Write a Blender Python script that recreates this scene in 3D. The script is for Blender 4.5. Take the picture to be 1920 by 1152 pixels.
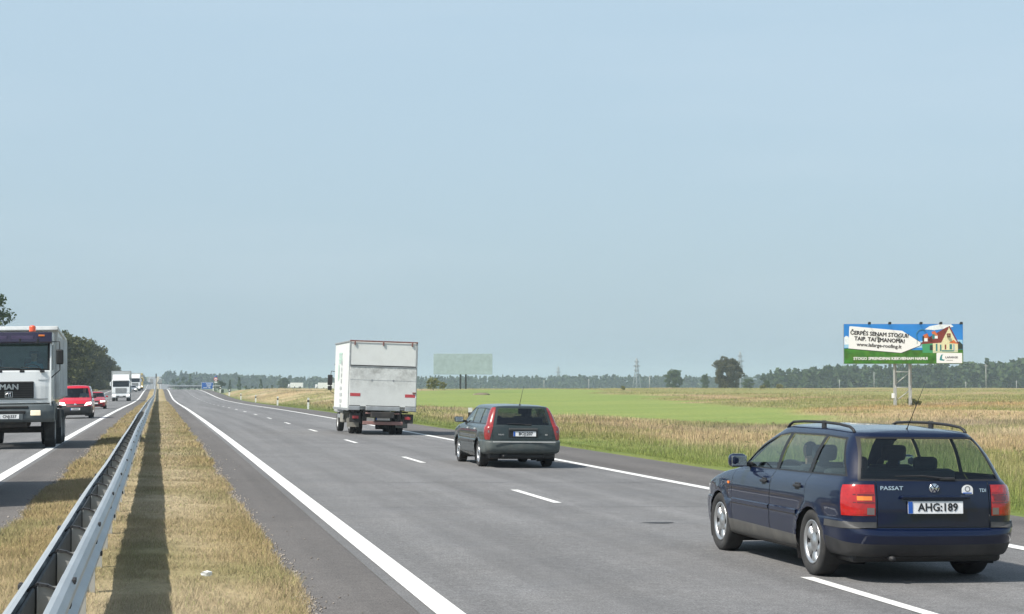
import bpy, bmesh, math, random
import numpy as np
from mathutils import Vector, Matrix
from mathutils.bvhtree import BVHTree

random.seed(7); RNG = np.random.default_rng(11)
for o in list(bpy.data.objects): bpy.data.objects.remove(o)
SC = bpy.context.scene
COL = SC.collection
R = math.radians

# ------------------------------------------------------------------ camera
CAM_H = 1.82
YAW = math.atan(663 / 3450.0)
PITCH = math.atan(143.5 / 3450.0)
cam_d = bpy.data.cameras.new('camera'); cam = bpy.data.objects.new('camera', cam_d); COL.objects.link(cam)
cam_d.sensor_width = 36.0; cam_d.sensor_fit = 'HORIZONTAL'; cam_d.lens = 3450 / 1920 * 36
cam_d.clip_start = 0.1; cam_d.clip_end = 30000
cam.location = (0, 0, CAM_H)
cam.rotation_euler = (math.pi / 2 + PITCH, 0, -YAW)
SC.camera = cam

# ------------------------------------------------------------------ sun and sky
SUN_TO = Vector((-0.76, -0.36, 1.0)).normalized()      # towards the sun
SUN_EL = math.asin(SUN_TO.z); SUN_AZ = math.atan2(SUN_TO.x, SUN_TO.y)
W = bpy.data.worlds.new('World'); SC.world = W; W.use_nodes = True
nt = W.node_tree; nt.nodes.clear()
sky = nt.nodes.new('ShaderNodeTexSky'); sky.sky_type = 'NISHITA'; sky.sun_disc = False
sky.sun_elevation = SUN_EL; sky.sun_rotation = SUN_AZ
sky.altitude = 0; sky.air_density = 1.0; sky.dust_density = 2.5; sky.ozone_density = 1.2
bg = nt.nodes.new('ShaderNodeBackground'); bg.inputs[1].default_value = 0.10
wo = nt.nodes.new('ShaderNodeOutputWorld')
# thin high haze evens the sky out: the sky colour mixed with one pale blue
mixs = nt.nodes.new('ShaderNodeMix'); mixs.data_type = 'RGBA'
vc = nt.nodes.new('ShaderNodeMix'); vc.data_type = 'RGBA'      # greyer low down, bluer above
vc.inputs[6].default_value = (4.1, 5.45, 6.45, 1); vc.inputs[7].default_value = (4.74, 6.24, 7.36, 1)
nt.links.new(vc.outputs[2], mixs.inputs[7])
nt.links.new(sky.outputs[0], mixs.inputs[6])
# the veil is thick along the horizon and thins out towards the zenith
tcg = nt.nodes.new('ShaderNodeTexCoord'); sx_ = nt.nodes.new('ShaderNodeSeparateXYZ'); vm = nt.nodes.new('ShaderNodeMapRange'); vm.interpolation_type = 'SMOOTHSTEP'
vm.inputs[1].default_value = 0.18; vm.inputs[2].default_value = 0.85; vm.inputs[3].default_value = 0.73; vm.inputs[4].default_value = 0.22
nt.links.new(tcg.outputs['Generated'], sx_.inputs[0]); nt.links.new(sx_.outputs[2], vm.inputs[0]); nt.links.new(vm.outputs[0], mixs.inputs[0])
vz_ = nt.nodes.new('ShaderNodeMapRange'); vz_.inputs[1].default_value = 0.0; vz_.inputs[2].default_value = 0.20
nt.links.new(sx_.outputs[2], vz_.inputs[0]); nt.links.new(vz_.outputs[0], vc.inputs[0])
# very faint streaks of cirrus
tc = nt.nodes.new('ShaderNodeTexCoord'); mp = nt.nodes.new('ShaderNodeMapping')
mp.inputs['Scale'].default_value = (1.3, 1.3, 9.0)
ns_ = nt.nodes.new('ShaderNodeTexNoise'); ns_.inputs['Scale'].default_value = 2.2; ns_.inputs['Detail'].default_value = 5
cr_ = nt.nodes.new('ShaderNodeMapRange'); cr_.inputs[1].default_value = 0.46; cr_.inputs[2].default_value = 0.80
cr_.inputs[3].default_value = 0.0; cr_.inputs[4].default_value = 0.14
mix2 = nt.nodes.new('ShaderNodeMix'); mix2.data_type = 'RGBA'; mix2.inputs[7].default_value = (6.6, 7.3, 8.1, 1)
nt.links.new(tc.outputs['Generated'], mp.inputs[0]); nt.links.new(mp.outputs[0], ns_.inputs[0])
nt.links.new(ns_.outputs[0], cr_.inputs[0]); nt.links.new(cr_.outputs[0], mix2.inputs[0])
nt.links.new(mixs.outputs[2], mix2.inputs[6])
nt.links.new(mix2.outputs[2], bg.inputs[0]); nt.links.new(bg.outputs[0], wo.inputs[0])
sun_d = bpy.data.lights.new('sun', 'SUN'); sun_d.energy = 4.6; sun_d.angle = R(0.53); sun_d.color = (1.0, 0.95, 0.86)
sun = bpy.data.objects.new('sun', sun_d); COL.objects.link(sun)
sun.rotation_euler = (-SUN_TO).to_track_quat('-Z', 'Y').to_euler()
sun.location = (-40, 0, 60)

vs = SC.view_settings
vs.view_transform = 'Standard'; vs.look = 'None'; vs.gamma = 1.0; vs.use_curve_mapping = False; vs.exposure = 0.28
SC.render.engine = 'CYCLES'
cy = SC.cycles
cy.use_denoising = True; cy.max_bounces = 8; cy.transparent_max_bounces = 16; cy.volume_bounces = 1
cy.use_adaptive_sampling = True; cy.adaptive_threshold = 0.015
cy.caustics_reflective = False; cy.caustics_refractive = False

# ------------------------------------------------------------------ helpers
MATS = {}
def nodes_mat(name):
    m = bpy.data.materials.new(name); m.use_nodes = True
    n = m.node_tree; b = n.nodes['Principled BSDF']
    MATS[name] = m
    return m, n, b
def mat(name, col, rough=0.5, metal=0.0, coat=0.0, var=0.12, scale=6.0, bump=0.0, bscale=60.0, spec=0.5, emit=None, es=0.0, dirt=None):
    """plain procedural surface: base colour with soft noise variation, optional dirt and fine relief"""
    if name in MATS: return MATS[name]
    m, n, b = nodes_mat(name)
    b.inputs['Roughness'].default_value = rough; b.inputs['Metallic'].default_value = metal
    b.inputs['Coat Weight'].default_value = coat; b.inputs['Coat Roughness'].default_value = 0.03
    b.inputs['Specular IOR Level'].default_value = spec
    t = n.nodes.new('ShaderNodeTexCoord')
    no = n.nodes.new('ShaderNodeTexNoise'); no.inputs['Scale'].default_value = scale; no.inputs['Detail'].default_value = 6
    n.links.new(t.outputs['Object'], no.inputs['Vector'])
    rp = n.nodes.new('ShaderNodeValToRGB')
    c = Vector(col)
    rp.color_ramp.elements[0].position = 0.3; rp.color_ramp.elements[1].position = 0.7
    rp.color_ramp.elements[0].color = (*(c * (1 - var)), 1); rp.color_ramp.elements[1].color = (*(c * (1 + var)), 1)
    n.links.new(no.outputs[0], rp.inputs[0])
    out = rp.outputs[0]
    if dirt:
        dcol, amount, dscale = dirt
        n2 = n.nodes.new('ShaderNodeTexNoise'); n2.inputs['Scale'].default_value = dscale; n2.inputs['Detail'].default_value = 8
        n2.inputs['Roughness'].default_value = 0.7
        n.links.new(t.outputs['Object'], n2.inputs['Vector'])
        mr = n.nodes.new('ShaderNodeMapRange'); mr.inputs[1].default_value = 0.45; mr.inputs[2].default_value = 0.75
        mr.inputs[4].default_value = amount
        n.links.new(n2.outputs[0], mr.inputs[0])
        mx = n.nodes.new('ShaderNodeMix'); mx.data_type = 'RGBA'; mx.inputs[7].default_value = (*dcol, 1)
        n.links.new(mr.outputs[0], mx.inputs[0]); n.links.new(out, mx.inputs[6]); out = mx.outputs[2]
    n.links.new(out, b.inputs['Base Color'])
    if bump:
        n3 = n.nodes.new('ShaderNodeTexNoise'); n3.inputs['Scale'].default_value = bscale; n3.inputs['Detail'].default_value = 4
        n.links.new(t.outputs['Object'], n3.inputs['Vector'])
        bp = n.nodes.new('ShaderNodeBump'); bp.inputs['Strength'].default_value = bump; bp.inputs['Distance'].default_value = 0.01
        n.links.new(n3.outputs[0], bp.inputs['Height']); n.links.new(bp.outputs[0], b.inputs['Normal'])
    if emit:
        b.inputs['Emission Color'].default_value = (*emit, 1); b.inputs['Emission Strength'].default_value = es
    return m
def glass_mat(name, tint, rough=0.02, gloss=1.0):
    m = bpy.data.materials.new(name); m.use_nodes = True; MATS[name] = m
    n = m.node_tree; n.nodes.clear()
    o = n.nodes.new('ShaderNodeOutputMaterial'); mx = n.nodes.new('ShaderNodeMixShader')
    tr = n.nodes.new('ShaderNodeBsdfTransparent'); tr.inputs[0].default_value = (*tint, 1)
    gl = n.nodes.new('ShaderNodeBsdfGlossy'); gl.inputs['Roughness'].default_value = rough
    gl.inputs[0].default_value = (gloss, gloss, gloss, 1)
    lw = n.nodes.new('ShaderNodeLayerWeight'); lw.inputs[0].default_value = .5
    pw = n.nodes.new('ShaderNodeMath'); pw.operation = 'POWER'; pw.inputs[1].default_value = 5.0
    ma = n.nodes.new('ShaderNodeMath'); ma.operation = 'MULTIPLY_ADD'; ma.inputs[1].default_value = .93; ma.inputs[2].default_value = .06
    n.links.new(lw.outputs['Facing'], pw.inputs[0]); n.links.new(pw.outputs[0], ma.inputs[0]); n.links.new(ma.outputs[0], mx.inputs[0]); n.links.new(tr.outputs[0], mx.inputs[1]); n.links.new(gl.outputs[0], mx.inputs[2])
    n.links.new(mx.outputs[0], o.inputs[0])
    return m

def mesh_from(name, verts, faces):
    me = bpy.data.meshes.new(name); me.from_pydata([tuple(map(float, v)) for v in verts], [], [tuple(map(int, f)) for f in faces]); me.update()
    return me
def mesh_np(name, V, F, cols=None):
    """fast mesh from numpy arrays, F (n,3) or (n,4)"""
    me = bpy.data.meshes.new(name); V = np.asarray(V, np.float32); F = np.asarray(F, np.int32); k = F.shape[1]
    me.vertices.add(len(V)); me.vertices.foreach_set('co', V.ravel())
    me.loops.add(F.size); me.loops.foreach_set('vertex_index', F.ravel())
    me.polygons.add(len(F)); me.polygons.foreach_set('loop_start', np.arange(0, F.size, k, dtype=np.int32))
    me.update(calc_edges=True)
    if cols is not None:
        a = me.attributes.new('col', 'FLOAT_COLOR', 'POINT')
        c = np.ones((len(V), 4), np.float32); c[:, :3] = cols
        a.data.foreach_set('color', c.ravel())
    return me
def smooth(me, on=True):
    me.polygons.foreach_set('use_smooth', [on] * len(me.polygons)); me.update()
    return me
def bm_mesh(name, bm, sm=False):
    me = bpy.data.meshes.new(name); bm.to_mesh(me); bm.free()
    if sm: smooth(me)
    return me
def link(name, me, m, parent=None, loc=None, rot=None):
    o = bpy.data.objects.new(name, me); COL.objects.link(o)
    if m is not None and me is not None and len(me.materials) == 0:
        for mm in (m if isinstance(m, (list, tuple)) else [m]):
            me.materials.append(MATS[mm] if isinstance(mm, str) else mm)
    if parent is not None: o.parent = parent
    if loc is not None: o.location = loc
    if rot is not None: o.rotation_euler = rot
    return o
def tag(o, label=None, cat=None, group=None, kind=None):
    if label: o['label'] = label
    if cat: o['category'] = cat
    if group: o['group'] = group
    if kind: o['kind'] = kind
    return o
def thing(name, label, cat, loc=(0, 0, 0), rz=0.0, group=None):
    o = bpy.data.objects.new(name, None); COL.objects.link(o); o.empty_display_size = 0.3
    o.location = loc; o.rotation_euler = (0, 0, rz)
    return tag(o, label, cat, group)
def copy_tree(o, parent=None):
    c = o.copy(); COL.objects.link(c); c.parent = parent
    for ch in list(o.children): copy_tree(ch, c)
    return c

def add_box(bm, c, s, bev=0.0, rot=None, seg=2):
    """box centre c, full size s"""
    r = bmesh.ops.create_cube(bm, size=1.0)
    vs_ = r['verts']
    for v in vs_: v.co = Vector((v.co.x * s[0], v.co.y * s[1], v.co.z * s[2]))
    if bev > 0:
        es = set(e for v in vs_ for e in v.link_edges)
        rr = bmesh.ops.bevel(bm, geom=list(es), offset=min(bev, min(s) * 0.49), segments=seg, affect='EDGES', profile=0.5)
        vs_ = list(set(vs_) & set(v for v in bm.verts if v.is_valid)) + [v for v in rr['verts']]
        vs_ = list({v for v in vs_ if v.is_valid})
    M = Matrix.Translation(Vector(c))
    if rot is not None: M = M @ rot.to_4x4()
    for v in vs_: v.co = M @ v.co
    return vs_
def box(name, m, parent, c, s, bev=0.0, rot=None, seg=2):
    bm = bmesh.new(); add_box(bm, c, s, bev, rot, seg)
    return link(name, bm_mesh(name, bm), m, parent)
def prism(name, m, parent, poly, x0, x1, axis='x', bev=0.0):
    """extrude a 2-D outline; axis x: outline in (y,z); axis y: outline in (x,z); axis z: outline in (x,y)"""
    bm = bmesh.new()
    def P(a, b, t):
        return (t, a, b) if axis == 'x' else ((a, t, b) if axis == 'y' else (a, b, t))
    A = [bm.verts.new(P(a, b, x0)) for a, b in poly]; B = [bm.verts.new(P(a, b, x1)) for a, b in poly]
    bm.faces.new(A); bm.faces.new(B[::-1]); k = len(poly)
    for i in range(k): bm.faces.new((A[i], B[i], B[(i + 1) % k], A[(i + 1) % k]))
    bmesh.ops.recalc_face_normals(bm, faces=bm.faces[:])
    if bev > 0: bmesh.ops.bevel(bm, geom=bm.edges[:], offset=bev, segments=2, affect='EDGES', profile=0.5)
    return link(name, bm_mesh(name, bm), m, parent)
def add_tube(bm, pts, r, n=8, cap=True):
    pts = [Vector(p) for p in pts]; rs = r if isinstance(r, (list, tuple)) else [r] * len(pts)
    rings = []
    up = Vector((0, 0, 1))
    for i, p in enumerate(pts):
        d = (pts[min(i + 1, len(pts) - 1)] - pts[max(i - 1, 0)]).normalized()
        a = d.cross(up)
        if a.length < 0.05: a = d.cross(Vector((0, 1, 0)))
        a.normalize(); b = a.cross(d).normalized()
        rings.append([bm.verts.new(p + (a * math.cos(t) + b * math.sin(t)) * rs[i]) for t in (2 * math.pi * k / n for k in range(n))])
    for i in range(len(rings) - 1):
        for k in range(n):
            bm.faces.new((rings[i][k], rings[i][(k + 1) % n], rings[i + 1][(k + 1) % n], rings[i + 1][k]))
    if cap:
        bm.faces.new(rings[0][::-1]); bm.faces.new(rings[-1])
def tube(name, m, parent, pts, r, n=8):
    bm = bmesh.new(); add_tube(bm, pts, r, n); bmesh.ops.recalc_face_normals(bm, faces=bm.faces[:])
    return link(name, bm_mesh(name, bm, True), m, parent)
def add_lathe(bm, prof, n=32, axis='x', c=(0, 0, 0), closed=False, a0=0.0, a1=2 * math.pi):
    """prof: (r, h) pairs turned about an axis through c"""
    full = abs(a1 - a0 - 2 * math.pi) < 1e-6
    m_ = n if full else n + 1
    rings = []
    for (r, h) in prof:
        ring = []
        for k in range(m_):
            t = a0 + (a1 - a0) * k / n; u, v = r * math.cos(t), r * math.sin(t)
            co = (h, u, v) if axis == 'x' else ((u, h, v) if axis == 'y' else (u, v, h))
            ring.append(bm.verts.new(Vector(co) + Vector(c)))
        rings.append(ring)
    L = len(rings)
    for i in range(L if closed else L - 1):
        A, B = rings[i], rings[(i + 1) % L]
        for k in range(n):
            bm.faces.new((A[k], A[(k + 1) % m_], B[(k + 1) % m_], B[k]))
    return rings
def lathe(name, m, parent, prof, n=32, axis='x', c=(0, 0, 0), closed=False, a0=0.0, a1=2 * math.pi, sm=True):
    bm = bmesh.new(); add_lathe(bm, prof, n, axis, c, closed, a0, a1)
    bmesh.ops.remove_doubles(bm, verts=bm.verts[:], dist=1e-5); bmesh.ops.recalc_face_normals(bm, faces=bm.faces[:])
    return link(name, bm_mesh(name, bm, sm), m, parent)
TXT = {}
def text_mesh(s, size, extrude=0.002, align='CENTER', bold=0.0, sx=1.0):
    cu = bpy.data.curves.new('txt', 'FONT'); cu.body = s; cu.size = size; cu.extrude = extrude; cu.align_x = align; cu.align_y = 'CENTER'
    cu.offset = bold; cu.resolution_u = 2
    ob = bpy.data.objects.new('txt', cu); COL.objects.link(ob)
    dg = bpy.context.evaluated_depsgraph_get(); me = bpy.data.meshes.new_from_object(ob.evaluated_get(dg))
    bpy.data.objects.remove(ob); bpy.data.curves.remove(cu)
    for v in me.vertices: v.co.x *= sx
    me.materials.clear()
    return me
def thicken(me, d):
    """bolder letters: copies of the outline shifted a little sideways, each a hair further back"""
    bm = bmesh.new(); bm.from_mesh(me); src = bm.faces[:]
    for i, (dx, dy) in enumerate(((d, 0), (d / 2, d / 2), (d / 2, -d / 2), (-d / 3, 0))):
        r = bmesh.ops.duplicate(bm, geom=src)
        for v in r['geom']:
            if isinstance(v, bmesh.types.BMVert): v.co += Vector((dx, dy, -.0008 * (i + 1)))
    bm.to_mesh(me); bm.free(); return me
def lettering(name, s, size, m, parent, loc, rot=(math.pi / 2, 0, 0), fat=0.0, **k):
    if fat: return link(name, thicken(text_mesh(s, size, **k), fat), m, parent, loc, rot)
    return link(name, text_mesh(s, size, **k), m, parent, loc, rot)
def pchip(P, sub):
    """monotone cubic through P (K,...), sub steps per interval"""
    P = np.asarray(P, float); K = len(P); d = np.diff(P, axis=0); s = np.zeros_like(P)
    a, b = d[:-1], d[1:]
    with np.errstate(divide='ignore', invalid='ignore'):
        h = np.where(a * b > 0, 2 * a * b / (a + b), 0.0)
    s[1:-1] = np.nan_to_num(h); s[0] = d[0]; s[-1] = d[-1]
    out = []
    for i in range(K - 1):
        n = sub if isinstance(sub, int) else sub[i]
        for j in range(n):
            t = j / n
            out.append(P[i] * (2 * t**3 - 3 * t**2 + 1) + s[i] * (t**3 - 2 * t**2 + t) + P[i + 1] * (-2 * t**3 + 3 * t**2) + s[i + 1] * (t**3 - t**2))
    out.append(P[-1])
    return np.array(out)
def vnoise(x, y, seed=0):
    """smooth value noise on arrays, about 0..1"""
    x = np.asarray(x, float); y = np.asarray(y, float)
    xi = np.floor(x).astype(np.int64); yi = np.floor(y).astype(np.int64); fx = x - xi; fy = y - yi
    def h(a, b):
        n = (a * 374761393 + b * 668265263 + seed * 1442695041) & 0xffffffff
        n = ((n ^ (n >> 13)) * 1274126177) & 0xffffffff
        return ((n ^ (n >> 16)) & 0xffff) / 65535.0
    u = fx * fx * (3 - 2 * fx); v = fy * fy * (3 - 2 * fy)
    return (h(xi, yi) * (1 - u) + h(xi + 1, yi) * u) * (1 - v) + (h(xi, yi + 1) * (1 - u) + h(xi + 1, yi + 1) * u) * v
def sstep(a, b, x):
    t = np.clip((np.asarray(x, float) - a) / (b - a), 0, 1); return t * t * (3 - 2 * t)
def img_ray(px, py):
    """direction of a pixel of the 1920 px photograph in the world (used to read off positions while measuring)"""
    v = Vector(((px - 960) / 3450, -(py - 576) / 3450, -1)); return (cam.rotation_euler.to_matrix() @ v).normalized()
# ------------------------------------------------------------------ terrain, road
PR_Y = np.array([-60, 0, 60, 94, 150, 220, 285, 330, 380, 430, 470, 505, 560, 700, 1000, 1500, 2000, 2600, 3200, 9000.])
PR_Z = np.array([0, 0, 0, -.05, -.2, -.5, -.62, -.38, .02, .3, .36, .3, .0, -2., -5., -4., 1.5, 11.5, 13., 13.])
_PY = np.arange(-60, 3400, 5.0)
_k = np.exp(-0.5 * (np.arange(-6, 7) / 2.6) ** 2); _k /= _k.sum()
_PZ = np.convolve(np.pad(np.interp(_PY, PR_Y, PR_Z), 6, mode='edge'), _k, 'valid')
def zroad(y): return np.interp(y, _PY, _PZ)
def cross(x):
    """cross-fall of both carriageways"""
    x = np.asarray(x, float)
    return -0.012 * np.clip(x - 2.3, 0, 10.1) - 0.012 * np.clip(-2.94 - x, 0, 10.5)
def zsurf(x, y): return zroad(y) + cross(x)
def zground(x, y):
    x = np.asarray(x, float); y = np.asarray(y, float)
    rd = zroad(y)
    n1 = (vnoise(x / 40, y / 40, 1) - .5) * 0.7 + (vnoise(x / 11, y / 11, 2) - .5) * 0.25
    # field on the right: a shallow plain that rises to a low ridge and falls away behind it
    fld = -0.75 + 0.85 * sstep(150, 430, y) - 7.0 * sstep(560, 1300, y) + n1 * sstep(14, 40, x)
    fld = fld + 0.30 * sstep(58, 90, x) * sstep(110, 190, y) * (1 - sstep(300, 520, y))
    fld = fld + 10 * sstep(1500, 2700, y) - 1.2 * (1 - sstep(18, 34, x)) * sstep(250, 360, y)
    ditch = rd - 0.55 - 1.6 * sstep(240, 380, y)
    a = sstep(12.5, 16.5, x); b = sstep(17, 30, x)
    zr = (rd + cross(12.4) - 0.02) * (1 - a) + ditch * a
    zr = zr * (1 - b) + fld * b
    # left side: verge, low bank under the trees
    al = sstep(13.2, 17, -x); bl = sstep(17, 26, -x)
    zl = (rd + cross(-13.0) - 0.02) * (1 - al) + (rd - 0.6) * al
    zl = zl * (1 - bl) + (rd + 0.2 + n1) * bl
    z = np.where(x > 12.4, zr, np.where(x < -13.0, zl, rd - 0.12))
    return z

# zone colours of the right-hand land: one reading used by soil and by grass
def in_field(x, y):
    """0..1 mask of the bright green field"""
    w = (vnoise(x / 9, y / 9, 5) - .5) * 7
    left = np.interp(y, [110, 160, 230, 330, 460], [44, 31, 27, 34, 40])
    right = np.interp(y, [110, 150, 175, 250, 330, 400, 460], [45, 54, 62, 70, 78, 96, 110])
    return sstep(-2, 3, x - left + w) * sstep(-2, 3, right - x + w) * sstep(118, 128, y + w) * (1 - sstep(395, 420, y + w * 2))
DRY = np.array([.41, .31, .175]); DRY2 = np.array([.31, .225, .115]); STRAW = np.array([.48, .385, .245]); ORNG = np.array([.40, .26, .12])
GRN = np.array([.105, .165, .035]); GRN2 = np.array([.17, .205, .05]); FIELD = np.array([.175, .235, .062]); FIELD2 = np.array([.225, .265, .075]); PURP = np.array([.20, .16, .115])
def zone_col(x, y):
    x = np.asarray(x, float); y = np.asarray(y, float)
    n = vnoise(x / 6, y / 9, 21); n2 = vnoise(x / 2.1, y / 2.6, 22); n3 = vnoise(x / 22, y / 26, 23)
    w = (n - .5) * 6
    L = lambda a, b, t: a * (1 - t)[:, None] + b * t[:, None]
    c = L(np.tile(DRY, (len(x), 1)), np.tile(DRY2, (len(x), 1)), n2)
    c = L(c, np.tile(STRAW, (len(x), 1)), sstep(.40, .75, n3) * .9)
    c = c * (.70 + .48 * vnoise(x / 34, y / 12, 24))[:, None]
    # patches of green inside the dry land, more to the right of the billboard
    g = sstep(.44, .64, n * .6 + n3 * .4 + .24 * sstep(55, 90, x) + .10 * (1 - sstep(50, 90, y))) * .85
    c = L(c, L(np.tile(GRN2, (len(x), 1)), np.tile(DRY2, (len(x), 1)), n2 * .45), g)
    # reddish strip along the field track
    tr = np.exp(-((y - np.interp(x, [40, 62, 90, 140], [160, 166, 172, 190]) + w) / 7.0) ** 2) * sstep(48, 60, x)
    c = L(c, np.tile(ORNG, (len(x), 1)), tr * .85)
    # greyed weeds in front of the field
    pp = np.exp(-((y - 118 + w) / 8.0) ** 2) * sstep(33, 38, x) * (1 - sstep(56, 62, x))
    c = L(c, np.tile(PURP, (len(x), 1)), pp * .8)
    # green strip beside the road
    gs = (1 - sstep(16.5, 23.0, x + w * .55)) * (x > 0)
    c = L(c, L(np.tile(GRN, (len(x), 1)), np.tile(GRN2, (len(x), 1)), np.clip(n2 * .9 + n3 * .3, 0, 1)), np.clip(gs * .9, 0, 1))
    f = in_field(x, y)
    fc = L(np.tile(FIELD, (len(x), 1)), np.tile(FIELD2, (len(x), 1)), vnoise(x / 14, y / 5, 31))
    c = L(c, fc, f)
    # left bank
    lf = sstep(13, 16, -x)
    c = L(c, L(np.tile(GRN, (len(x), 1)), np.tile(DRY2, (len(x), 1)), n * .6), lf)
    # far land behind the ridge
    ff = sstep(620, 900, y)
    c = L(c, np.tile(np.array([.12, .14, .055]), (len(x), 1)), ff)
    # median strip: straw turf
    md = (np.abs(x) < 6) * 1.0
    mc = L(np.tile(np.array([.50, .415, .27]), (len(x), 1)), np.tile(np.array([.36, .28, .14]), (len(x), 1)), np.clip(n2 * .7 + sstep(.3, 1.2, np.abs(x + .1)) * .45, 0, 1))
    mc = L(mc, np.tile(np.array([.27, .25, .115]), (len(x), 1)), sstep(.55, .9, vnoise(x / .9, y / 2.2, 41)) * .6)
    c = L(c, mc, md)
    return c

def attr_mat(name, rough, bump=0.0, bscale=30, nscale=3.0, nvar=0.25, fine=40.0):
    m, n, b = nodes_mat(name); b.inputs['Roughness'].default_value = rough; b.inputs['Specular IOR Level'].default_value = 0.2
    a = n.nodes.new('ShaderNodeAttribute'); a.attribute_name = 'col'
    t = n.nodes.new('ShaderNodeTexCoord')
    no = n.nodes.new('ShaderNodeTexNoise'); no.inputs['Scale'].default_value = nscale; no.inputs['Detail'].default_value = 8; no.inputs['Roughness'].default_value = .65
    n.links.new(t.outputs['Object'], no.inputs['Vector'])
    mr = n.nodes.new('ShaderNodeMapRange'); mr.inputs[1].default_value = .25; mr.inputs[2].default_value = .75
    mr.inputs[3].default_value = 1 - nvar; mr.inputs[4].default_value = 1 + nvar
    n.links.new(no.outputs[0], mr.inputs[0])
    mu = n.nodes.new('ShaderNodeVectorMath'); mu.operation = 'SCALE'
    n.links.new(a.outputs['Color'], mu.inputs[0]); n.links.new(mr.outputs[0], mu.inputs['Scale'])
    n.links.new(mu.outputs[0], b.inputs['Base Color'])
    if bump:
        n3 = n.nodes.new('ShaderNodeTexNoise'); n3.inputs['Scale'].default_value = bscale; n3.inputs['Detail'].default_value = 6
        n.links.new(t.outputs['Object'], n3.inputs['Vector'])
        bp = n.nodes.new('ShaderNodeBump'); bp.inputs['Strength'].default_value = bump; bp.inputs['Distance'].default_value = 0.05
        n.links.new(n3.outputs[0], bp.inputs['Height']); n.links.new(bp.outputs[0], b.inputs['Normal'])
    return m
attr_mat('soil', 0.95, 0.6, 6.0, 2.5, 0.3)
attr_mat('blades', 0.75, 0, 30, 0.8, 0.18)
def soften_normals(m):
    # a blade stands for a tuft: its shading leans towards the sward's own upward normal
    n = m.node_tree; b = n.nodes['Principled BSDF']; g_ = n.nodes.new('ShaderNodeNewGeometry')
    s_ = n.nodes.new('ShaderNodeVectorMath'); s_.operation = 'SCALE'; s_.inputs['Scale'].default_value = .55
    a_ = n.nodes.new('ShaderNodeVectorMath'); a_.operation = 'ADD'; a_.inputs[1].default_value = (0, 0, .8)
    k_ = n.nodes.new('ShaderNodeVectorMath'); k_.operation = 'NORMALIZE'
    n.links.new(g_.outputs['Normal'], s_.inputs[0]); n.links.new(s_.outputs[0], a_.inputs[0]); n.links.new(a_.outputs[0], k_.inputs[0]); n.links.new(k_.outputs[0], b.inputs['Normal'])
soften_normals(MATS['blades'])

def grid_mesh(name, xs, ys):
    X, Y = np.meshgrid(xs, ys); Z = zground(X, Y)
    V = np.stack([X, Y, Z], -1).reshape(-1, 3); nx, ny = len(xs), len(ys)
    i = np.arange(nx - 1)[None, :] + nx * np.arange(ny - 1)[:, None]
    F = np.stack([i, i + 1, i + 1 + nx, i + nx], -1).reshape(-1, 4)
    return smooth(mesh_np(name, V, F, zone_col(V[:, 0], V[:, 1])))
xs = np.concatenate([np.array([-6000, -3000, -1500, -800, -400, -250, -160, -110]), np.arange(-80, -20, 4.), np.arange(-20, -12, .8), np.arange(-12, 12, 2.), np.arange(12.0, 32, .7), np.arange(32, 130, 1.6),
                     np.arange(130, 400, 6.), np.array([400, 450, 520, 600, 700, 850, 1000, 1300, 1700, 2300, 3200, 4500, 6000])])
ys = np.concatenate([np.array([-400, -100, -40, -10]), np.arange(0, 250, 1.6), np.arange(250, 620, 4.), np.arange(620, 1400, 20.), np.arange(1400, 3400, 60.), np.array([3500, 4200, 5200, 7000])])
tag(link('ground', grid_mesh('ground', xs, ys), 'soil'), kind='structure')

def strip_mesh(name, xa, xb, ya, yb, dz, nx=2, seg=5.0):
    n = max(2, int(math.ceil((yb - ya) / seg)) + 1)
    yy = np.linspace(ya, yb, n); xx = np.linspace(xa, xb, nx)
    X, Y = np.meshgrid(xx, yy); Z = zsurf(X, Y) + dz
    V = np.stack([X, Y, Z], -1).reshape(-1, 3)
    i = np.arange(nx - 1)[None, :] + nx * np.arange(n - 1)[:, None]
    F = np.stack([i, i + 1, i + 1 + nx, i + nx], -1).reshape(-1, 4)
    return smooth(mesh_np(name, V, F))

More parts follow.
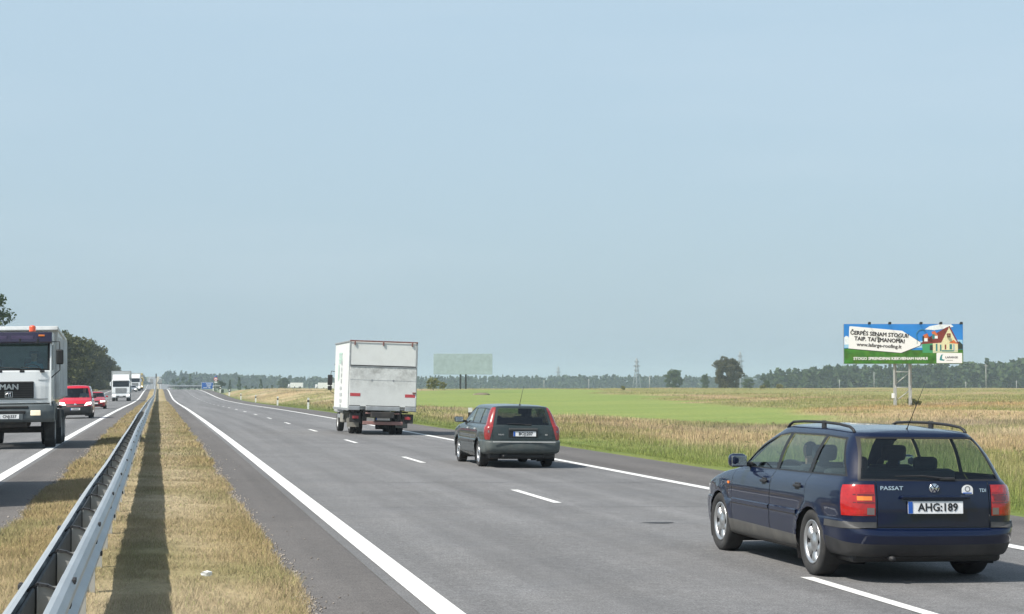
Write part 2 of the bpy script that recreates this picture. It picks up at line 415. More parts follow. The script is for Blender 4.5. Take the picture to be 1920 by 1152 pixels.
def asphalt(name, base, warm, speck=0.35, track=True):
    m, n, b = nodes_mat(name); b.inputs['Roughness'].default_value = 0.86; b.inputs['Specular IOR Level'].default_value = 0.35
    t = n.nodes.new('ShaderNodeTexCoord')
    def noise(sc, det, vec=None, rough=.6):
        k = n.nodes.new('ShaderNodeTexNoise'); k.inputs['Scale'].default_value = sc; k.inputs['Detail'].default_value = det; k.inputs['Roughness'].default_value = rough
        n.links.new(vec or t.outputs['Object'], k.inputs['Vector']); return k.outputs[0]
    def mapr(src, a, b_, lo, hi):
        k = n.nodes.new('ShaderNodeMapRange'); k.inputs[1].default_value = a; k.inputs[2].default_value = b_; k.inputs[3].default_value = lo; k.inputs[4].default_value = hi
        n.links.new(src, k.inputs[0]); return k.outputs[0]
    def mul(a, b_):
        k = n.nodes.new('ShaderNodeMath'); k.operation = 'MULTIPLY'; n.links.new(a, k.inputs[0]); n.links.new(b_, k.inputs[1]); return k.outputs[0]
    mpn = n.nodes.new('ShaderNodeMapping'); mpn.inputs['Scale'].default_value = (1.1, 0.018, 1)
    n.links.new(t.outputs['Object'], mpn.inputs[0])
    f = mul(mapr(noise(55, 3, rough=.8), .3, .7, 1 - speck, 1 + speck), mapr(noise(0.35, 5), .3, .7, .9, 1.1))
    f = mul(f, mapr(noise(200, 1), .35, .75, 0.78, 1.5)); f = mul(f, mapr(noise(7, 5, rough=.75), .3, .7, .84, 1.16))
    if track: f = mul(f, mapr(noise(1.0, 3, mpn.outputs[0]), .3, .7, .77, 1.17))
    mx = n.nodes.new('ShaderNodeMix'); mx.data_type = 'RGBA'; mx.inputs[6].default_value = (*base, 1); mx.inputs[7].default_value = (*warm, 1)
    n.links.new(noise(0.8, 4), mx.inputs[0])
    sc = n.nodes.new('ShaderNodeVectorMath'); sc.operation = 'SCALE'; n.links.new(mx.outputs[2], sc.inputs[0]); n.links.new(f, sc.inputs['Scale'])
    n.links.new(sc.outputs[0], b.inputs['Base Color'])
    bp = n.nodes.new('ShaderNodeBump'); bp.inputs['Strength'].default_value = .5; bp.inputs['Distance'].default_value = .006
    n.links.new(noise(120, 2), bp.inputs['Height']); n.links.new(bp.outputs[0], b.inputs['Normal'])
    return m
asphalt('asphalt', (.152, .154, .159), (.172, .168, .165), speck=.6)
asphalt('asphalt_shoulder', (.112, .106, .103), (.130, .120, .113), speck=.6)
# paint, worn
mat('road_paint', (.80, .80, .78), 0.7, var=.06, scale=3.0, dirt=((.35, .34, .32), .5, 9.0))
mat('tar', (.025, .025, .026), 0.6)

road = tag(link('road', strip_mesh('road', 2.05, 10.05, -60, 3300, 0.0, 3), 'asphalt'), kind='structure')
link('paved_shoulder', strip_mesh('sh', 10.05, 12.4, -60, 3300, -0.002), 'asphalt_shoulder', road)
def ragged_edge(xa, xb, ya, yb, dz, amp, side):
    n = int((yb - ya) / .35); yy = np.linspace(ya, yb, n)
    wob = (vnoise(yy / .5, yy * 0, 61 + side) - .5) * amp + (vnoise(yy / 2.7, yy * 0, 63 + side) - .5) * amp * 1.6
    fade = 1 - sstep(120, 200, yy); e = xa + wob * fade
    V = np.concatenate([np.stack([e, yy, zsurf(e, yy) + dz], -1), np.stack([yy * 0 + xb, yy, zsurf(yy * 0 + xb, yy) + dz], -1)])
    i = np.arange(n - 1)
    F = np.stack([i, i + n, i + n + 1, i + 1], -1) if xb > xa else np.stack([i, i + 1, i + n + 1, i + n], -1)
    return mesh_np('shoulder', V, F)
link('paved_shoulder', ragged_edge(1.17, 2.05, -60, 900, -0.002, .10, 0), 'asphalt_shoulder', road)
link('paved_shoulder', strip_mesh('sh', 1.17, 2.05, 900, 3300, -0.002), 'asphalt_shoulder', road)
link('edge_line', strip_mesh('line', 2.17, 2.40, -60, 2600, 0.006, seg=4), 'road_paint', road)
link('edge_line', strip_mesh('line', 9.74, 9.96, -60, 2600, 0.006, seg=4), 'road_paint', road)
for k in range(-2, 34):
    y0 = 28.2 + 14.85 * k
    link('lane_dash', strip_mesh('dash', 6.08, 6.215, y0, y0 + 3.6, 0.006, seg=1.8), 'road_paint', road)
# tar-filled joints across the lanes and a dark patch
def crack(pts, w, name='tar_joint'):
    V = []; F = []
    for i, (x, y) in enumerate(pts):
        ww = w * (0.6 + .8 * random.random())
        for s in (-1, 1): V.append((x, y + s * ww / 2, float(zsurf(x, y)) + .004))
    for i in range(len(pts) - 1): F.append((2 * i, 2 * i + 2, 2 * i + 3, 2 * i + 1))
    link(name, mesh_from(name, V, F), 'tar', road)
def jag(xa, xb, y, amp=.05): return [(x, y + (random.random() - .5) * amp + .02 * (x - xa)) for x in np.arange(xa, xb, .25)]
crack(jag(3.0, 10.4, 27.2), .018); crack(jag(3.4, 9.9, 34.3), .03); crack(jag(3.2, 10, 58.0), .05); crack(jag(5.0, 9.9, 23.9), .012)
link('tar_patch', mesh_from('tar_patch', [(6.62 + .2 * math.cos(a) * (1 + .3 * math.sin(3 * a)), 24.0 + .12 * math.sin(a), float(zsurf(6.65, 24)) + .005) for a in np.linspace(0, 2 * math.pi, 14)[:-1]], [tuple(range(13))]), 'tar', road)

road2 = tag(link('opposite_road', strip_mesh('opposite_road', -10.6, -2.75, -60, 3300, 0.0, 3), 'asphalt'), kind='structure')
link('paved_shoulder', ragged_edge(-1.75, -2.75, -60, 900, -0.002, .16, 5), 'asphalt_shoulder', road2)
link('paved_shoulder', strip_mesh('sh', -2.75, -1.75, 900, 3300, -0.002), 'asphalt_shoulder', road2)
link('paved_shoulder', strip_mesh('sh', -13.1, -10.6, -60, 3300, -0.002), 'asphalt_shoulder', road2)
link('edge_line', strip_mesh('line', -3.10, -2.86, -60, 2600, 0.006, seg=4), 'road_paint', road2)
link('edge_line', strip_mesh('line', -10.6, -10.38, -60, 2600, 0.006, seg=4), 'road_paint', road2)
for k in range(1, 34):
    y0 = 20.2 + 14.85 * k
    link('lane_dash', strip_mesh('dash', -6.83, -6.69, y0, y0 + 3.6, 0.006, seg=1.8), 'road_paint', road2)
# median turf
def zmed(x, y): return zroad(y) + 0.015 + .05 * (1 - (np.clip(np.abs(np.asarray(x, float) + .3), 0, 1.5) / 1.5) ** 2) + (vnoise(np.asarray(x) / .5, np.asarray(y) / .7, 71) - .5) * .035
def median():
    xx = np.linspace(-1.95, 1.35, 19); yy = np.concatenate([np.arange(-60, 10, 5.), np.arange(10, 60, .25), np.arange(60, 600, 2.), np.arange(600, 2700, 20.)])
    X, Y = np.meshgrid(xx, yy); Z = zmed(X, Y)
    edge = np.maximum(sstep(1.08, 1.3, X), sstep(1.65, 1.9, -X)); Z = Z - edge * .05
    V = np.stack([X, Y, Z], -1).reshape(-1, 3); nx, ny = len(xx), len(yy)
    i = np.arange(nx - 1)[None, :] + nx * np.arange(ny - 1)[:, None]
    return smooth(mesh_np('median', V, np.stack([i, i + 1, i + 1 + nx, i + nx], -1).reshape(-1, 4), zone_col(V[:, 0], V[:, 1]) * .85))
tag(link('median_strip', median(), 'soil'), kind='structure')
# ------------------------------------------------------------------ shared vehicle materials
glass_mat('auto_glass', (.66, .78, .75))
glass_mat('auto_glass_dark', (.24, .27, .27))
glass_mat('auto_glass_side', (.62, .70, .70))
mat('tyre', (.028, .028, .029), .85, bump=.3, bscale=90, dirt=((.10, .095, .085), .4, 7))
mat('black_plastic', (.022, .022, .024), .55, var=.1)
mat('grey_plastic', (.055, .056, .058), .6, dirt=((.10, .095, .085), .4, 5))
mat('sill_dusty', (.085, .083, .078), .7, dirt=((.15, .14, .125), .5, 3))
mat('skirt_black', (.022, .022, .024), .6, dirt=((.075, .072, .066), .5, 2.2))
mat('rubber_trim', (.012, .012, .013), .5)
mat('alloy', (.60, .61, .62), .32, .85, dirt=((.2, .18, .16), .35, 12))
mat('alloy_dull', (.58, .58, .57), .5, .5)
mat('dark_metal', (.03, .03, .032), .6, .3)
mat('chrome', (.75, .76, .77), .15, 1.0)
mat('cabin', (.035, .036, .038), .8)
mat('cabin_grey', (.10, .105, .108), .85)
mat('plate_white', (.78, .79, .80), .4)
mat('plate_blue', (.02, .10, .42), .4)
mat('ink', (.012, .012, .014), .5)
mat('lens_red', (.38, .008, .008), .12, coat=1.0, var=.15, scale=25)
mat('lens_dark_red', (.13, .006, .008), .12, coat=1.0, var=.2, scale=25)
mat('lens_amber', (.85, .22, .02), .15, coat=1.0)
mat('lens_clear', (.70, .72, .74), .12, coat=1.0)
mat('lens_smoke', (.16, .13, .13), .15, coat=1.0)
mat('lamp_on', (.9, .9, .88), .2, emit=(1.0, .96, .88), es=3.5)
mat('white_mark', (.78, .78, .78), .45)
mat('lens_rear_tall', (.27, .028, .028), .25, coat=.6, var=.2, scale=9)
mat('skin', (.45, .27, .19), .6)
mat('hair', (.03, .022, .016), .7)
mat('shirt_blue', (.10, .30, .42), .85)
mat('shirt_dark', (.035, .04, .05), .85)
mat('shirt_grey', (.22, .23, .24), .85)

def wheel(parent, c, side, rad=.317, wid=.20, rim_r=.205, style='alloy', spokes=6, name='wheel'):
    """side +1: outer face towards +x"""
    w = bpy.data.objects.new(name, None); COL.objects.link(w); w.parent = parent; w.location = c
    if side < 0: w.rotation_euler = (0, 0, math.pi)
    h = wid / 2
    pr = [(rim_r, h * .72), (rim_r + .012, h * .90), (rad * .84, h * 1.02), (rad * .94, h * .95), (rad * .985, h * .82), (rad, h * .55), (rad, 0), (rad, -h * .55), (rad * .985, -h * .82), (rad * .94, -h * .95), (rad * .84, -h), (rim_r, -h * .8), (rim_r - .01, -h * .5), (rim_r - .01, h * .5)]
    lathe('tyre', 'tyre', w, pr, 40, closed=True)
    bm = bmesh.new()
    ma = 0
    add_lathe(bm, [(rim_r + .002, h * .78), (rim_r + .004, h * .90), (rim_r - .012, h * .88), (rim_r - .024, h * .66)], 40)
    if style in ('alloy', 'star'):
        # spoked disc: rings and spokes with open windows between
        ri, ro = rim_r * (.46 if style == 'alloy' else .34), rim_r - .022
        add_lathe(bm, [(0.0005, h * .80), (ri * .42, h * .79), (ri * .5, h * .70), (ri, h * .66)], 30)
        frac = .66 if style == 'alloy' else .42
        for k in range(spokes):
            a = 2 * math.pi * (k + .5) / spokes; da = math.pi / spokes * frac
            P = []
            for (r, hh, dd) in ((ri, h * .66, da * 1.25), ((ri + ro) / 2, h * .80, da), (ro, h * .70, da * 1.18)):
                for t in (-1, -.35, .35, 1):
                    ang = a + dd * t; zz = hh - (.012 if abs(t) == 1 else 0)
                    P.append(bm.verts.new((zz, r * math.cos(ang), r * math.sin(ang))))
            for i in range(2):
                for j in range(3): bm.faces.new((P[i * 4 + j], P[i * 4 + j + 1], P[i * 4 + j + 5], P[i * 4 + j + 4]))
            for i in range(2):
                for j in (0, 3):
                    q = [P[i * 4 + j], P[(i + 1) * 4 + j]]
                    b_ = [bm.verts.new(v.co - Vector((.03, 0, 0))) for v in q]
                    bm.faces.new((q[0], q[1], b_[1], b_[0]))
    else:
        add_lathe(bm, [(0.0005, h * .35), (rim_r * .25, h * .36), (rim_r * .32, h * .15), (rim_r * .7, h * .1), (rim_r * .8, h * .45), (rim_r - .02, h * .6)], 30)
    bmesh.ops.recalc_face_normals(bm, faces=bm.faces[:])
    link('rim', bm_mesh('rim', bm, True), 'alloy' if style != 'steel' else 'alloy_dull', w)
    if style in ('alloy', 'star'):
        lathe('brake_disc', 'dark_metal', w, [(.0005, h * .2), (rim_r - .03, h * .2), (rim_r - .015, h * .6)], 24)
    return w

def car_surface(levels, nr=9, nc=6, ns=64, sub=3, tapR=None, tapF=None, L=4.6):
    loops = []
    for lv in levels:
        yR, yF, Wd = lv['yR'], lv['yF'], lv['W']
        cr, cf = lv.get('cr', .16), lv.get('cf', .30); bR, bF = lv.get('bR', .05), lv.get('bF', .18)
        cr = min(cr, Wd * .9); cf = min(cf, Wd * .9)
        pts = []
        for i in range(nr): x = (Wd - cr) * i / nr; pts.append((x, yR + bR * (x / max(Wd, 1e-6)) ** 2))
        y0 = yR + bR * ((Wd - cr) / max(Wd, 1e-6)) ** 2
        for i in range(nc): a = math.pi / 2 * i / nc; pts.append((Wd - cr + cr * math.sin(a), y0 + cr * (1 - math.cos(a))))
        y1 = yF - bF * ((Wd - cf) / max(Wd, 1e-6)) ** 2
        ya, yb = y0 + cr, y1 - cf
        for i in range(ns): pts.append((Wd, ya + (yb - ya) * i / ns))
        for i in range(nc): a = math.pi / 2 * i / nc; pts.append((Wd - cf + cf * math.cos(a), yb + cf * math.sin(a)))
        for i in range(nr + 1): x = (Wd - cf) * (1 - i / nr); pts.append((x, yF - bF * (x / max(Wd, 1e-6)) ** 2))
        p = np.array(pts); y = p[:, 1]
        tr = 1 - tapR[0] * np.clip((tapR[1] - y) / tapR[1], 0, 1.2) ** 2 if tapR else 1
        tf = 1 - tapF[0] * np.clip((y - tapF[1]) / (L - tapF[1]), 0, 1.2) ** 2 if tapF else 1
        x = p[:, 0] * tr * tf
        zc = lv['z']
        z = np.interp(y, [a for a, _ in zc], [b for _, b in zc]) if isinstance(zc, (list, tuple)) else np.full(len(y), float(zc))
        crown = lv.get('crown', 0.0)
        z = z + crown * (1 - (p[:, 0] / max(Wd, 1e-6)) ** lv.get('cpow', 2))
        loops.append(np.stack([x, y, z], -1))
    return pchip(np.array(loops), sub)

class CarBody:
    """half body as a dense patch; regions are cut out along planes, then mirrored"""
    def __init__(s, levels, arches, arch_r, **k):
        G = car_surface(levels, **k); K, M, _ = G.shape
        bm = s.bm = bmesh.new()
        # soft flare round the wheel openings
        for (ay, az) in arches:
            d = np.sqrt((G[..., 1] - ay) ** 2 + (G[..., 2] - az) ** 2)
            G[..., 0] += np.where(G[..., 0] > .5, .014 * np.exp(-((d - arch_r - .01) / .035) ** 2), 0)
        vs_ = [[bm.verts.new(G[i, j]) for j in range(M)] for i in range(K)]
        for i in range(K - 1):
            for j in range(M - 1):
                q = (vs_[i][j], vs_[i][j + 1], vs_[i + 1][j + 1], vs_[i + 1][j])
                try: bm.faces.new(q)
                except ValueError: pass
        bmesh.ops.remove_doubles(bm, verts=bm.verts[:], dist=2e-4)
        bmesh.ops.dissolve_degenerate(bm, edges=bm.edges[:], dist=1e-4)
        for f in bm.faces: f.normal_update()
        s.lay = bm.faces.layers.int.new('reg'); s.names = ['body']; s.opts = {}
        c = Vector((0, 0, 0));
        # outward normals
        flip = sum(1 for f in bm.faces if f.normal.x * f.calc_center_median().x < 0) > len(bm.faces) / 2
        if flip: bmesh.ops.reverse_faces(bm, faces=bm.faces[:])
        s.bvh = BVHTree.FromBMesh(bm)
        for (ay, az) in arches:
            n = 22
            pl = [(ay + arch_r * math.cos(2 * math.pi * k / n), az + arch_r * math.sin(2 * math.pi * k / n)) for k in range(n)]
            fs = s.cut(s.poly_planes(pl), lambda f: f.calc_center_median().x > .5)
            bmesh.ops.delete(bm, geom=fs, context='FACES')
    @staticmethod
    def poly_planes(pl, axis='yz'):
        A = sum(pl[i][0] * pl[(i + 1) % len(pl)][1] - pl[(i + 1) % len(pl)][0] * pl[i][1] for i in range(len(pl)))
        if A < 0: pl = pl[::-1]
        out = []
        for i in range(len(pl)):
            (a, b), (c, d) = pl[i], pl[(i + 1) % len(pl)]
            n = Vector((0, d - b, -(c - a))) if axis == 'yz' else Vector((d - b, 0, -(c - a)))   # outward
            co = Vector((0, a, b)) if axis == 'yz' else Vector((a, 0, b))
            out.append((co, n.normalized()))
        return out
    def cut(s, planes, filt):
        bm = s.bm
        def near(f):
            if not filt(f): return False
            for co, n in planes:
                if min((v.co - co).dot(n) for v in f.verts) > 1e-4: return False
            return True
        for co, n in planes:
            fs = [f for f in bm.faces if near(f)]
            g = list({e for f in fs for e in f.edges}) + list({v for f in fs for v in f.verts}) + fs
            bmesh.ops.bisect_plane(bm, geom=g, dist=1e-5, plane_co=co, plane_no=n)
        res = []
        for f in bm.faces:
            c = f.calc_center_median()
            if filt(f) and all((c - co).dot(n) < 1e-5 for co, n in planes): res.append(f)
        return res
    def region(s, name, m, planes, filt=None, inset=0.0, split=False, only=(0,)):
        """name a region; inset moves it inward; split: left and right are two objects"""
        filt = filt or (lambda f: True)
        fs = s.cut(planes, lambda f: (only is None or f[s.lay] in only) and filt(f))
        i = len(s.names); s.names.append(name); s.opts[i] = (m, inset, split)
        for f in fs: f[s.lay] = i
        return i
    def side(s, name, m, pl, split=True, inset=0.0, only=(0,), nx=.3, bulk=None):
        return s.region(name, m, s.poly_planes(pl), lambda f: f.normal.x > nx and f.calc_center_median().x > .3, inset, split, only)
    def rear(s, name, m, pl, split=False, inset=0.0, only=(0,), ny=-.25, ymax=1.4):
        return s.region(name, m, s.poly_planes(pl, 'xz'), lambda f: f.normal.y < ny and f.calc_center_median().y < ymax, inset, split, only)
    def front(s, name, m, pl, split=False, inset=0.0, only=(0,), ny=.2, ymin=2.0):
        return s.region(name, m, s.poly_planes(pl, 'xz'), lambda f: f.normal.y > ny and f.calc_center_median().y > ymin, inset, split, only)
    def rear_y(s, x, z, default=0.0):
        h = s.bvh.ray_cast(Vector((abs(x), -3, z)), Vector((0, 1, 0)))
        return h[0].y if h[0] else default
    def front_y(s, x, z, default=4.5):
        h = s.bvh.ray_cast(Vector((abs(x), 9, z)), Vector((0, -1, 0)))
        return h[0].y if h[0] else default
    def side_x(s, y, z, default=.85):
        h = s.bvh.ray_cast(Vector((4, y, z)), Vector((-1, 0, 0)))
        return h[0].x if h[0] else default
    def top_z(s, x, y, default=1.4):
        h = s.bvh.ray_cast(Vector((abs(x), y, 5)), Vector((0, 0, -1)))
        return h[0].z if h[0] else default
    def finish(s, parent, paint, shift, extra=None):
        """write one object per region (two when split)"""
        bm = s.bm; extra = extra or {}
        bm.normal_update()
        vn = {v.index: v.normal.copy() for v in bm.verts}
        bm.verts.index_update()
        vn = [v.normal.copy() for v in bm.verts]
        groups = {}
        for f in bm.faces: groups.setdefault(f[s.lay], []).append(f)
        outs = {}
        for i, fs in groups.items():
            m, ins, split = s.opts.get(i, (paint, 0.0, False))
            idx = {}; V = []; F = []; Nn = []
            for f in fs:
                r = []
                for v in f.verts:
                    if v.index not in idx:
                        idx[v.index] = len(V); V.append(v.co - vn[v.index] * ins - Vector((0, shift, 0))); Nn.append(vn[v.index])
                    r.append(idx[v.index])
                F.append(r)
            def emit(VV, FF, NN):
                me = mesh_from(s.names[i], VV, FF); smooth(me)
                me.normals_split_custom_set_from_vertices([tuple(n) for n in NN])
                return link(s.names[i], me, m if m else paint, parent)
            mir = lambda a: [Vector((-v.x, v.y, v.z)) for v in a]
            if split:
                outs[i] = [emit(V, F, Nn), emit(mir(V), [f[::-1] for f in F], mir(Nn))]
            else:
                k = len(V)
                # weld the seam on the centre line
                VV = list(V); NN = list(Nn); mp_ = {}
                for j, v in enumerate(V):
                    if abs(v.x) < 1e-4: mp_[j] = j
                    else: mp_[j] = len(VV); VV.append(Vector((-v.x, v.y, v.z))); NN.append(Vector((-Nn[j].x, Nn[j].y, Nn[j].z)))
                FF = F + [[mp_[j] for j in f[::-1]] for f in F]
                FF = [f for f in FF if len(set(f)) == len(f)]
                outs[i] = [emit(VV, FF, NN)]
        bm.free()
        return outs

def arch_liner(parent, y, z, r, x0, x1):
    """dark half-round wheel well on both sides"""
    for sgn in (1, -1):
        bm = bmesh.new()
        add_lathe(bm, [(r, sgn * x1), (r, sgn * x0), (.02, sgn * x0)], 20, 'x', (0, y, z), a0=-.5, a1=math.pi + .5)
        link('wheel_well', bm_mesh('wheel_well', bm), 'rubber_trim', parent)
def plate(parent, txt, c, wdt=.52, hgt=.112, rz=0.0, ink='ink', tsize=.098, tilt=0.0, facing=-1):
    """number plate facing -y (facing=-1) or +y"""
    p = bpy.data.objects.new('number_plate', None); COL.objects.link(p); p.parent = parent; p.location = c
    p.rotation_euler = (tilt, 0, 0 if facing < 0 else math.pi)
    box('plate_board', 'plate_white', p, (0, 0, 0), (wdt, .008, hgt), .002)
    box('plate_band', 'plate_blue', p, (-wdt / 2 + .022, -.006, 0), (.042, .006, hgt - .006))
    if txt: lettering('plate_number', txt, tsize, ink, p, (.022, -.0075, .0), bold=.0022, sx=.98, extrude=.001)
    return p

def seat(parent, c, w=.5, hr=True, back=.62, m='cabin', name='seat'):
    bm = bmesh.new()
    add_box(bm, (c[0], c[1], c[2] + .08), (w, .5, .18), .05)
    rot = Matrix.Rotation(R(14), 3, 'X')
    add_box(bm, (c[0], c[1] - .30, c[2] + .12 + back / 2), (w * .96, .14, back), .05, rot)
    if hr:
        add_box(bm, (c[0], c[1] - .41, c[2] + back + .24), (.26, .10, .17), .045, rot)
        add_box(bm, (c[0], c[1] - .39, c[2] + back + .13), (.10, .03, .12), .0, rot)
    return link(name, bm_mesh(name, bm), m, parent)

def seated_person(loc, rz, label, shirt, scale=1.0, lean=0.0):
    """one continuous skinned figure, hands towards a steering wheel in front (+y)"""
    J = [((0, 0, .10), .15), ((0, -.02, .30), .14), ((0, -.05, .50), .165), ((0, -.05, .62), .10), ((0, -.03, .70), .062), ((0, -.01, .78), .088), ((0, 0, .87), .098), ((0, -.005, .95), .075)]
    V = [j[0] for j in J]; Rr = [j[1] for j in J]; E = [(i, i + 1) for i in range(len(J) - 1)]
    V.append((0, .095, .83)); Rr.append(.018); E.append((6, len(V) - 1))                       # nose
    for s in (-1, 1):
        b = len(V); V += [(s * .19, -.05, .56), (s * .25, .02, .36), (s * .20, .26, .34), (s * .15, .40, .40), (s * .13, .46, .42)]; Rr += [.075, .055, .045, .036, .035]
        E += [(2, b), (b, b + 1), (b + 1, b + 2), (b + 2, b + 3), (b + 3, b + 4)]
        for q in range(4):
            V.append((s * (.10 + .0 * q), .47 + .012 * q, .455 - .024 * q)); Rr.append(.011); E.append((b + 4, len(V) - 1))
        V.append((s * .10, .43, .46)); Rr.append(.012); E.append((b + 3, len(V) - 1))
        b = len(V); V += [(s * .10, .10, .08), (s * .14, .45, .14), (s * .14, .56, -.22), (s * .14, .70, -.25)]; Rr += [.10, .075, .055, .045]
        E += [(0, b), (b, b + 1), (b + 1, b + 2), (b + 2, b + 3)]
    me = bpy.data.meshes.new('person'); me.from_pydata(V, E, [])
    o = bpy.data.objects.new('person', me); COL.objects.link(o)
    md = o.modifiers.new('s', 'SKIN'); sv = me.skin_vertices[0].data
    for i, r in enumerate(Rr): sv[i].radius = (r, r)
    sv[0].use_root = True
    o.modifiers.new('d', 'SUBSURF').levels = 2
    dg = bpy.context.evaluated_depsgraph_get(); m2 = bpy.data.meshes.new_from_object(o.evaluated_get(dg))
    bpy.data.objects.remove(o)
    m2.materials.clear()
    for k in ('skin', shirt, 'shirt_dark', 'hair'): m2.materials.append(MATS[k])
    for p in m2.polygons:
        c = p.center
        if c.z > .89 or (c.z > .77 and c.y < -.03): p.material_index = 3
        elif c.z > .665 or c.y > .37 and c.z > .3: p.material_index = 0
        elif c.z < .2 and (abs(c.x) > .05 or c.y > 0): p.material_index = 2
        else: p.material_index = 1
        p.use_smooth = True
    ob = link('person', m2, None, None, loc, (0, 0, rz)); ob.scale = (scale,) * 3
    return tag(ob, label, 'person')
# ------------------------------------------------------------------ navy estate car
def paint(name, col, metal=.25, rough=.35, dirt=None, coat=1.0):
    return mat(name, col, .45, metal, coat, .06, 2.0, dirt=dirt, spec=.15)
paint('navy_paint', (.0012, .0060, .028), .0, .30)
mat('lens_deep', (.42, .008, .008), .12, coat=1.0, var=.2, scale=40)
paint('grey_green_paint', (.034, .048, .050), .4, .42, ((.10, .10, .09), .35, 2.2), .8)
mat('bumper_green', (.075, .092, .092), .55, dirt=((.16, .16, .145), .5, 4))
paint('red_paint', (.52, .016, .035), .0, .4)
paint('maroon_paint', (.42, .02, .03), .1, .4)
paint('silver_paint', (.42, .43, .44), .6, .35)

def underbody(root, y0, y1, sh, w=.74, z0=.19, z1=.40):
    box('underbody', 'rubber_trim', root, (0, (y0 + y1) / 2 - sh, (z0 + z1) / 2), (w * 2, y1 - y0, z1 - z0), .04)

def estate_navy():
    ax_r, ax_f = .97, 3.673; sh = ax_r; az = .315; ar = .365
    root = thing('estate_car', 'dark navy blue estate car with black roof rails, nearest vehicle on the right', 'car')
    lv = [
        dict(z=[(0, .245), (.7, .24), (1.5, .215), (4.0, .205), (4.67, .22)], yR=.20, yF=4.48, W=.74, cr=.25, cf=.4, bR=.05),
        dict(z=[(0, .265), (.7, .265), (1.5, .245), (4.0, .235), (4.67, .25)], yR=.09, yF=4.58, W=.82, cr=.26, cf=.4, bR=.07),
        dict(z=[(0, .385), (.7, .36), (1.5, .33), (4.67, .33)], yR=.02, yF=4.64, W=.856, cr=.26, cf=.4, bR=.09),
        dict(z=.47, yR=.0, yF=4.67, W=.868, cr=.26, cf=.4, bR=.09),
        dict(z=.545, yR=.004, yF=4.67, W=.872, cr=.26, cf=.4, bR=.09, crown=-.075, cpow=10),
        dict(z=.595, yR=.022, yF=4.64, W=.870, cr=.25, cf=.4, bR=.09, crown=-.09, cpow=10),
        dict(z=.607, yR=.06, yF=4.61, W=.866, cr=.22, cf=.4, bR=.075, crown=-.092, cpow=10),
        dict(z=.62, yR=.088, yF=4.59, W=.865, cr=.20, cf=.4, bR=.06, crown=-.095, cpow=10),
        dict(z=.75, yR=.092, yF=4.52, W=.868, cr=.20, cf=.4, bR=.06),
        dict(z=[(0, .90), (1, .89), (3, .875), (3.7, .85), (4.3, .76), (4.6, .70)], yR=.112, yF=4.40, W=.852, cr=.20, cf=.45, bR=.06),
        dict(z=[(0, .955), (1, .95), (3, .935), (3.4, .92), (4.1, .85)], yR=.132, yF=4.02, W=.822, cr=.19, cf=.45, bR=.06, bF=.2, crown=.02),
        dict(z=[(0, .995), (1, .99), (3, .975), (3.5, .985)], yR=.155, yF=3.46, W=.792, cr=.18, cf=.30, bR=.07, bF=.26),
        dict(z=[(0, 1.21), (1, 1.225), (3.2, 1.225)], yR=.30, yF=2.98, W=.712, cr=.17, cf=.22, bR=.06, bF=.20),
        dict(z=[(.3, 1.37), (.7, 1.395), (1.2, 1.408), (2.2, 1.41), (2.6, 1.385)], yR=.435, yF=2.60, W=.605, cr=.15, cf=.2, bR=.06, bF=.14),
        dict(z=[(.3, 1.402), (.7, 1.432), (1.2, 1.45), (2.2, 1.452), (2.6, 1.41)], yR=.465, yF=2.55, W=.555, cr=.14, cf=.2, bR=.05, bF=.12),
        dict(z=[(.3, 1.415), (.7, 1.448), (1.2, 1.468), (2.2, 1.47), (2.6, 1.425)], yR=.50, yF=2.50, W=.44, cr=.14, cf=.2, bR=.05, bF=.1),
        dict(z=[(.3, 1.425), (.7, 1.460), (1.2, 1.484), (2.2, 1.486), (2.6, 1.438)], yR=.55, yF=2.44, W=.22, cr=.1, cf=.1, bR=.03, bF=.05),
        dict(z=[(.3, 1.427), (.7, 1.463), (1.2, 1.488), (2.2, 1.490), (2.6, 1.44)], yR=.57, yF=2.42, W=.0005, cr=.0001, cf=.0001, bR=0, bF=0)]
    B = CarBody(lv, [(ax_r, az), (ax_f, az)], ar, tapR=(.055, 1.0), tapF=(.17, 3.35), L=4.67)
    # tail lamps wrap round the corner
    lamp = [(Vector((.570, 0, 0)), Vector((-1, 0, 0))), (Vector((0, 0, .645)), Vector((0, 0, -1))), (Vector((0, 0, .945)), Vector((0, .05, 1)).normalized()), (Vector((0, .205, 0)), Vector((0, 1, -.10)).normalized())]
    nb = lambda f: f.calc_center_median().y < .5
    B.region('tail_lamp', 'lens_red', lamp, nb, -.006, True)
    li = len(B.names) - 1
    # rear window
    B.rear('rear_window_trim', 'rubber_trim', [(-.7, .972), (.70, .972), (.585, 1.385), (-.585, 1.385)], ny=-.2)
    tr = len(B.names) - 1
    B.rear('rear_window', 'auto_glass', [(-.67, .992), (.67, .992), (.558, 1.366), (-.558, 1.366)], inset=.006, only=(tr,), ny=-.2)
    # tailgate
    B.rear('tailgate_seam', 'rubber_trim', [(-.553, .530), (.553, .530), (.553, .97), (-.553, .97)], only=(0,), inset=.006)
    ts = len(B.names) - 1
    B.rear('tailgate', None, [(-.546, .539), (.546, .539), (.546, .972), (-.546, .972)], only=(ts,))
    # bumper: black lower half, grey rub strip on the corners
    B.region('bumper', None, [(Vector((0, 0, .606)), Vector((0, 0, 1))), (Vector((0, .60, 0)), Vector((0, 1, 0)))], lambda f: True)
    bu = len(B.names) - 1
    B.region('bumper_skirt', 'skirt_black', [(Vector((0, 0, .372)), Vector((0, -.1, 1)).normalized())], lambda f: f.calc_center_median().y < .62, only=(bu,))
    B.region('rub_strip', 'grey_plastic', [(Vector((0, 0, .585)), Vector((0, 0, 1))), (Vector((0, 0, .525)), Vector((0, 0, -1))), (Vector((.56, 0, 0)), Vector((-1, 0, 0)))], None, -.008, True, only=(bu,))
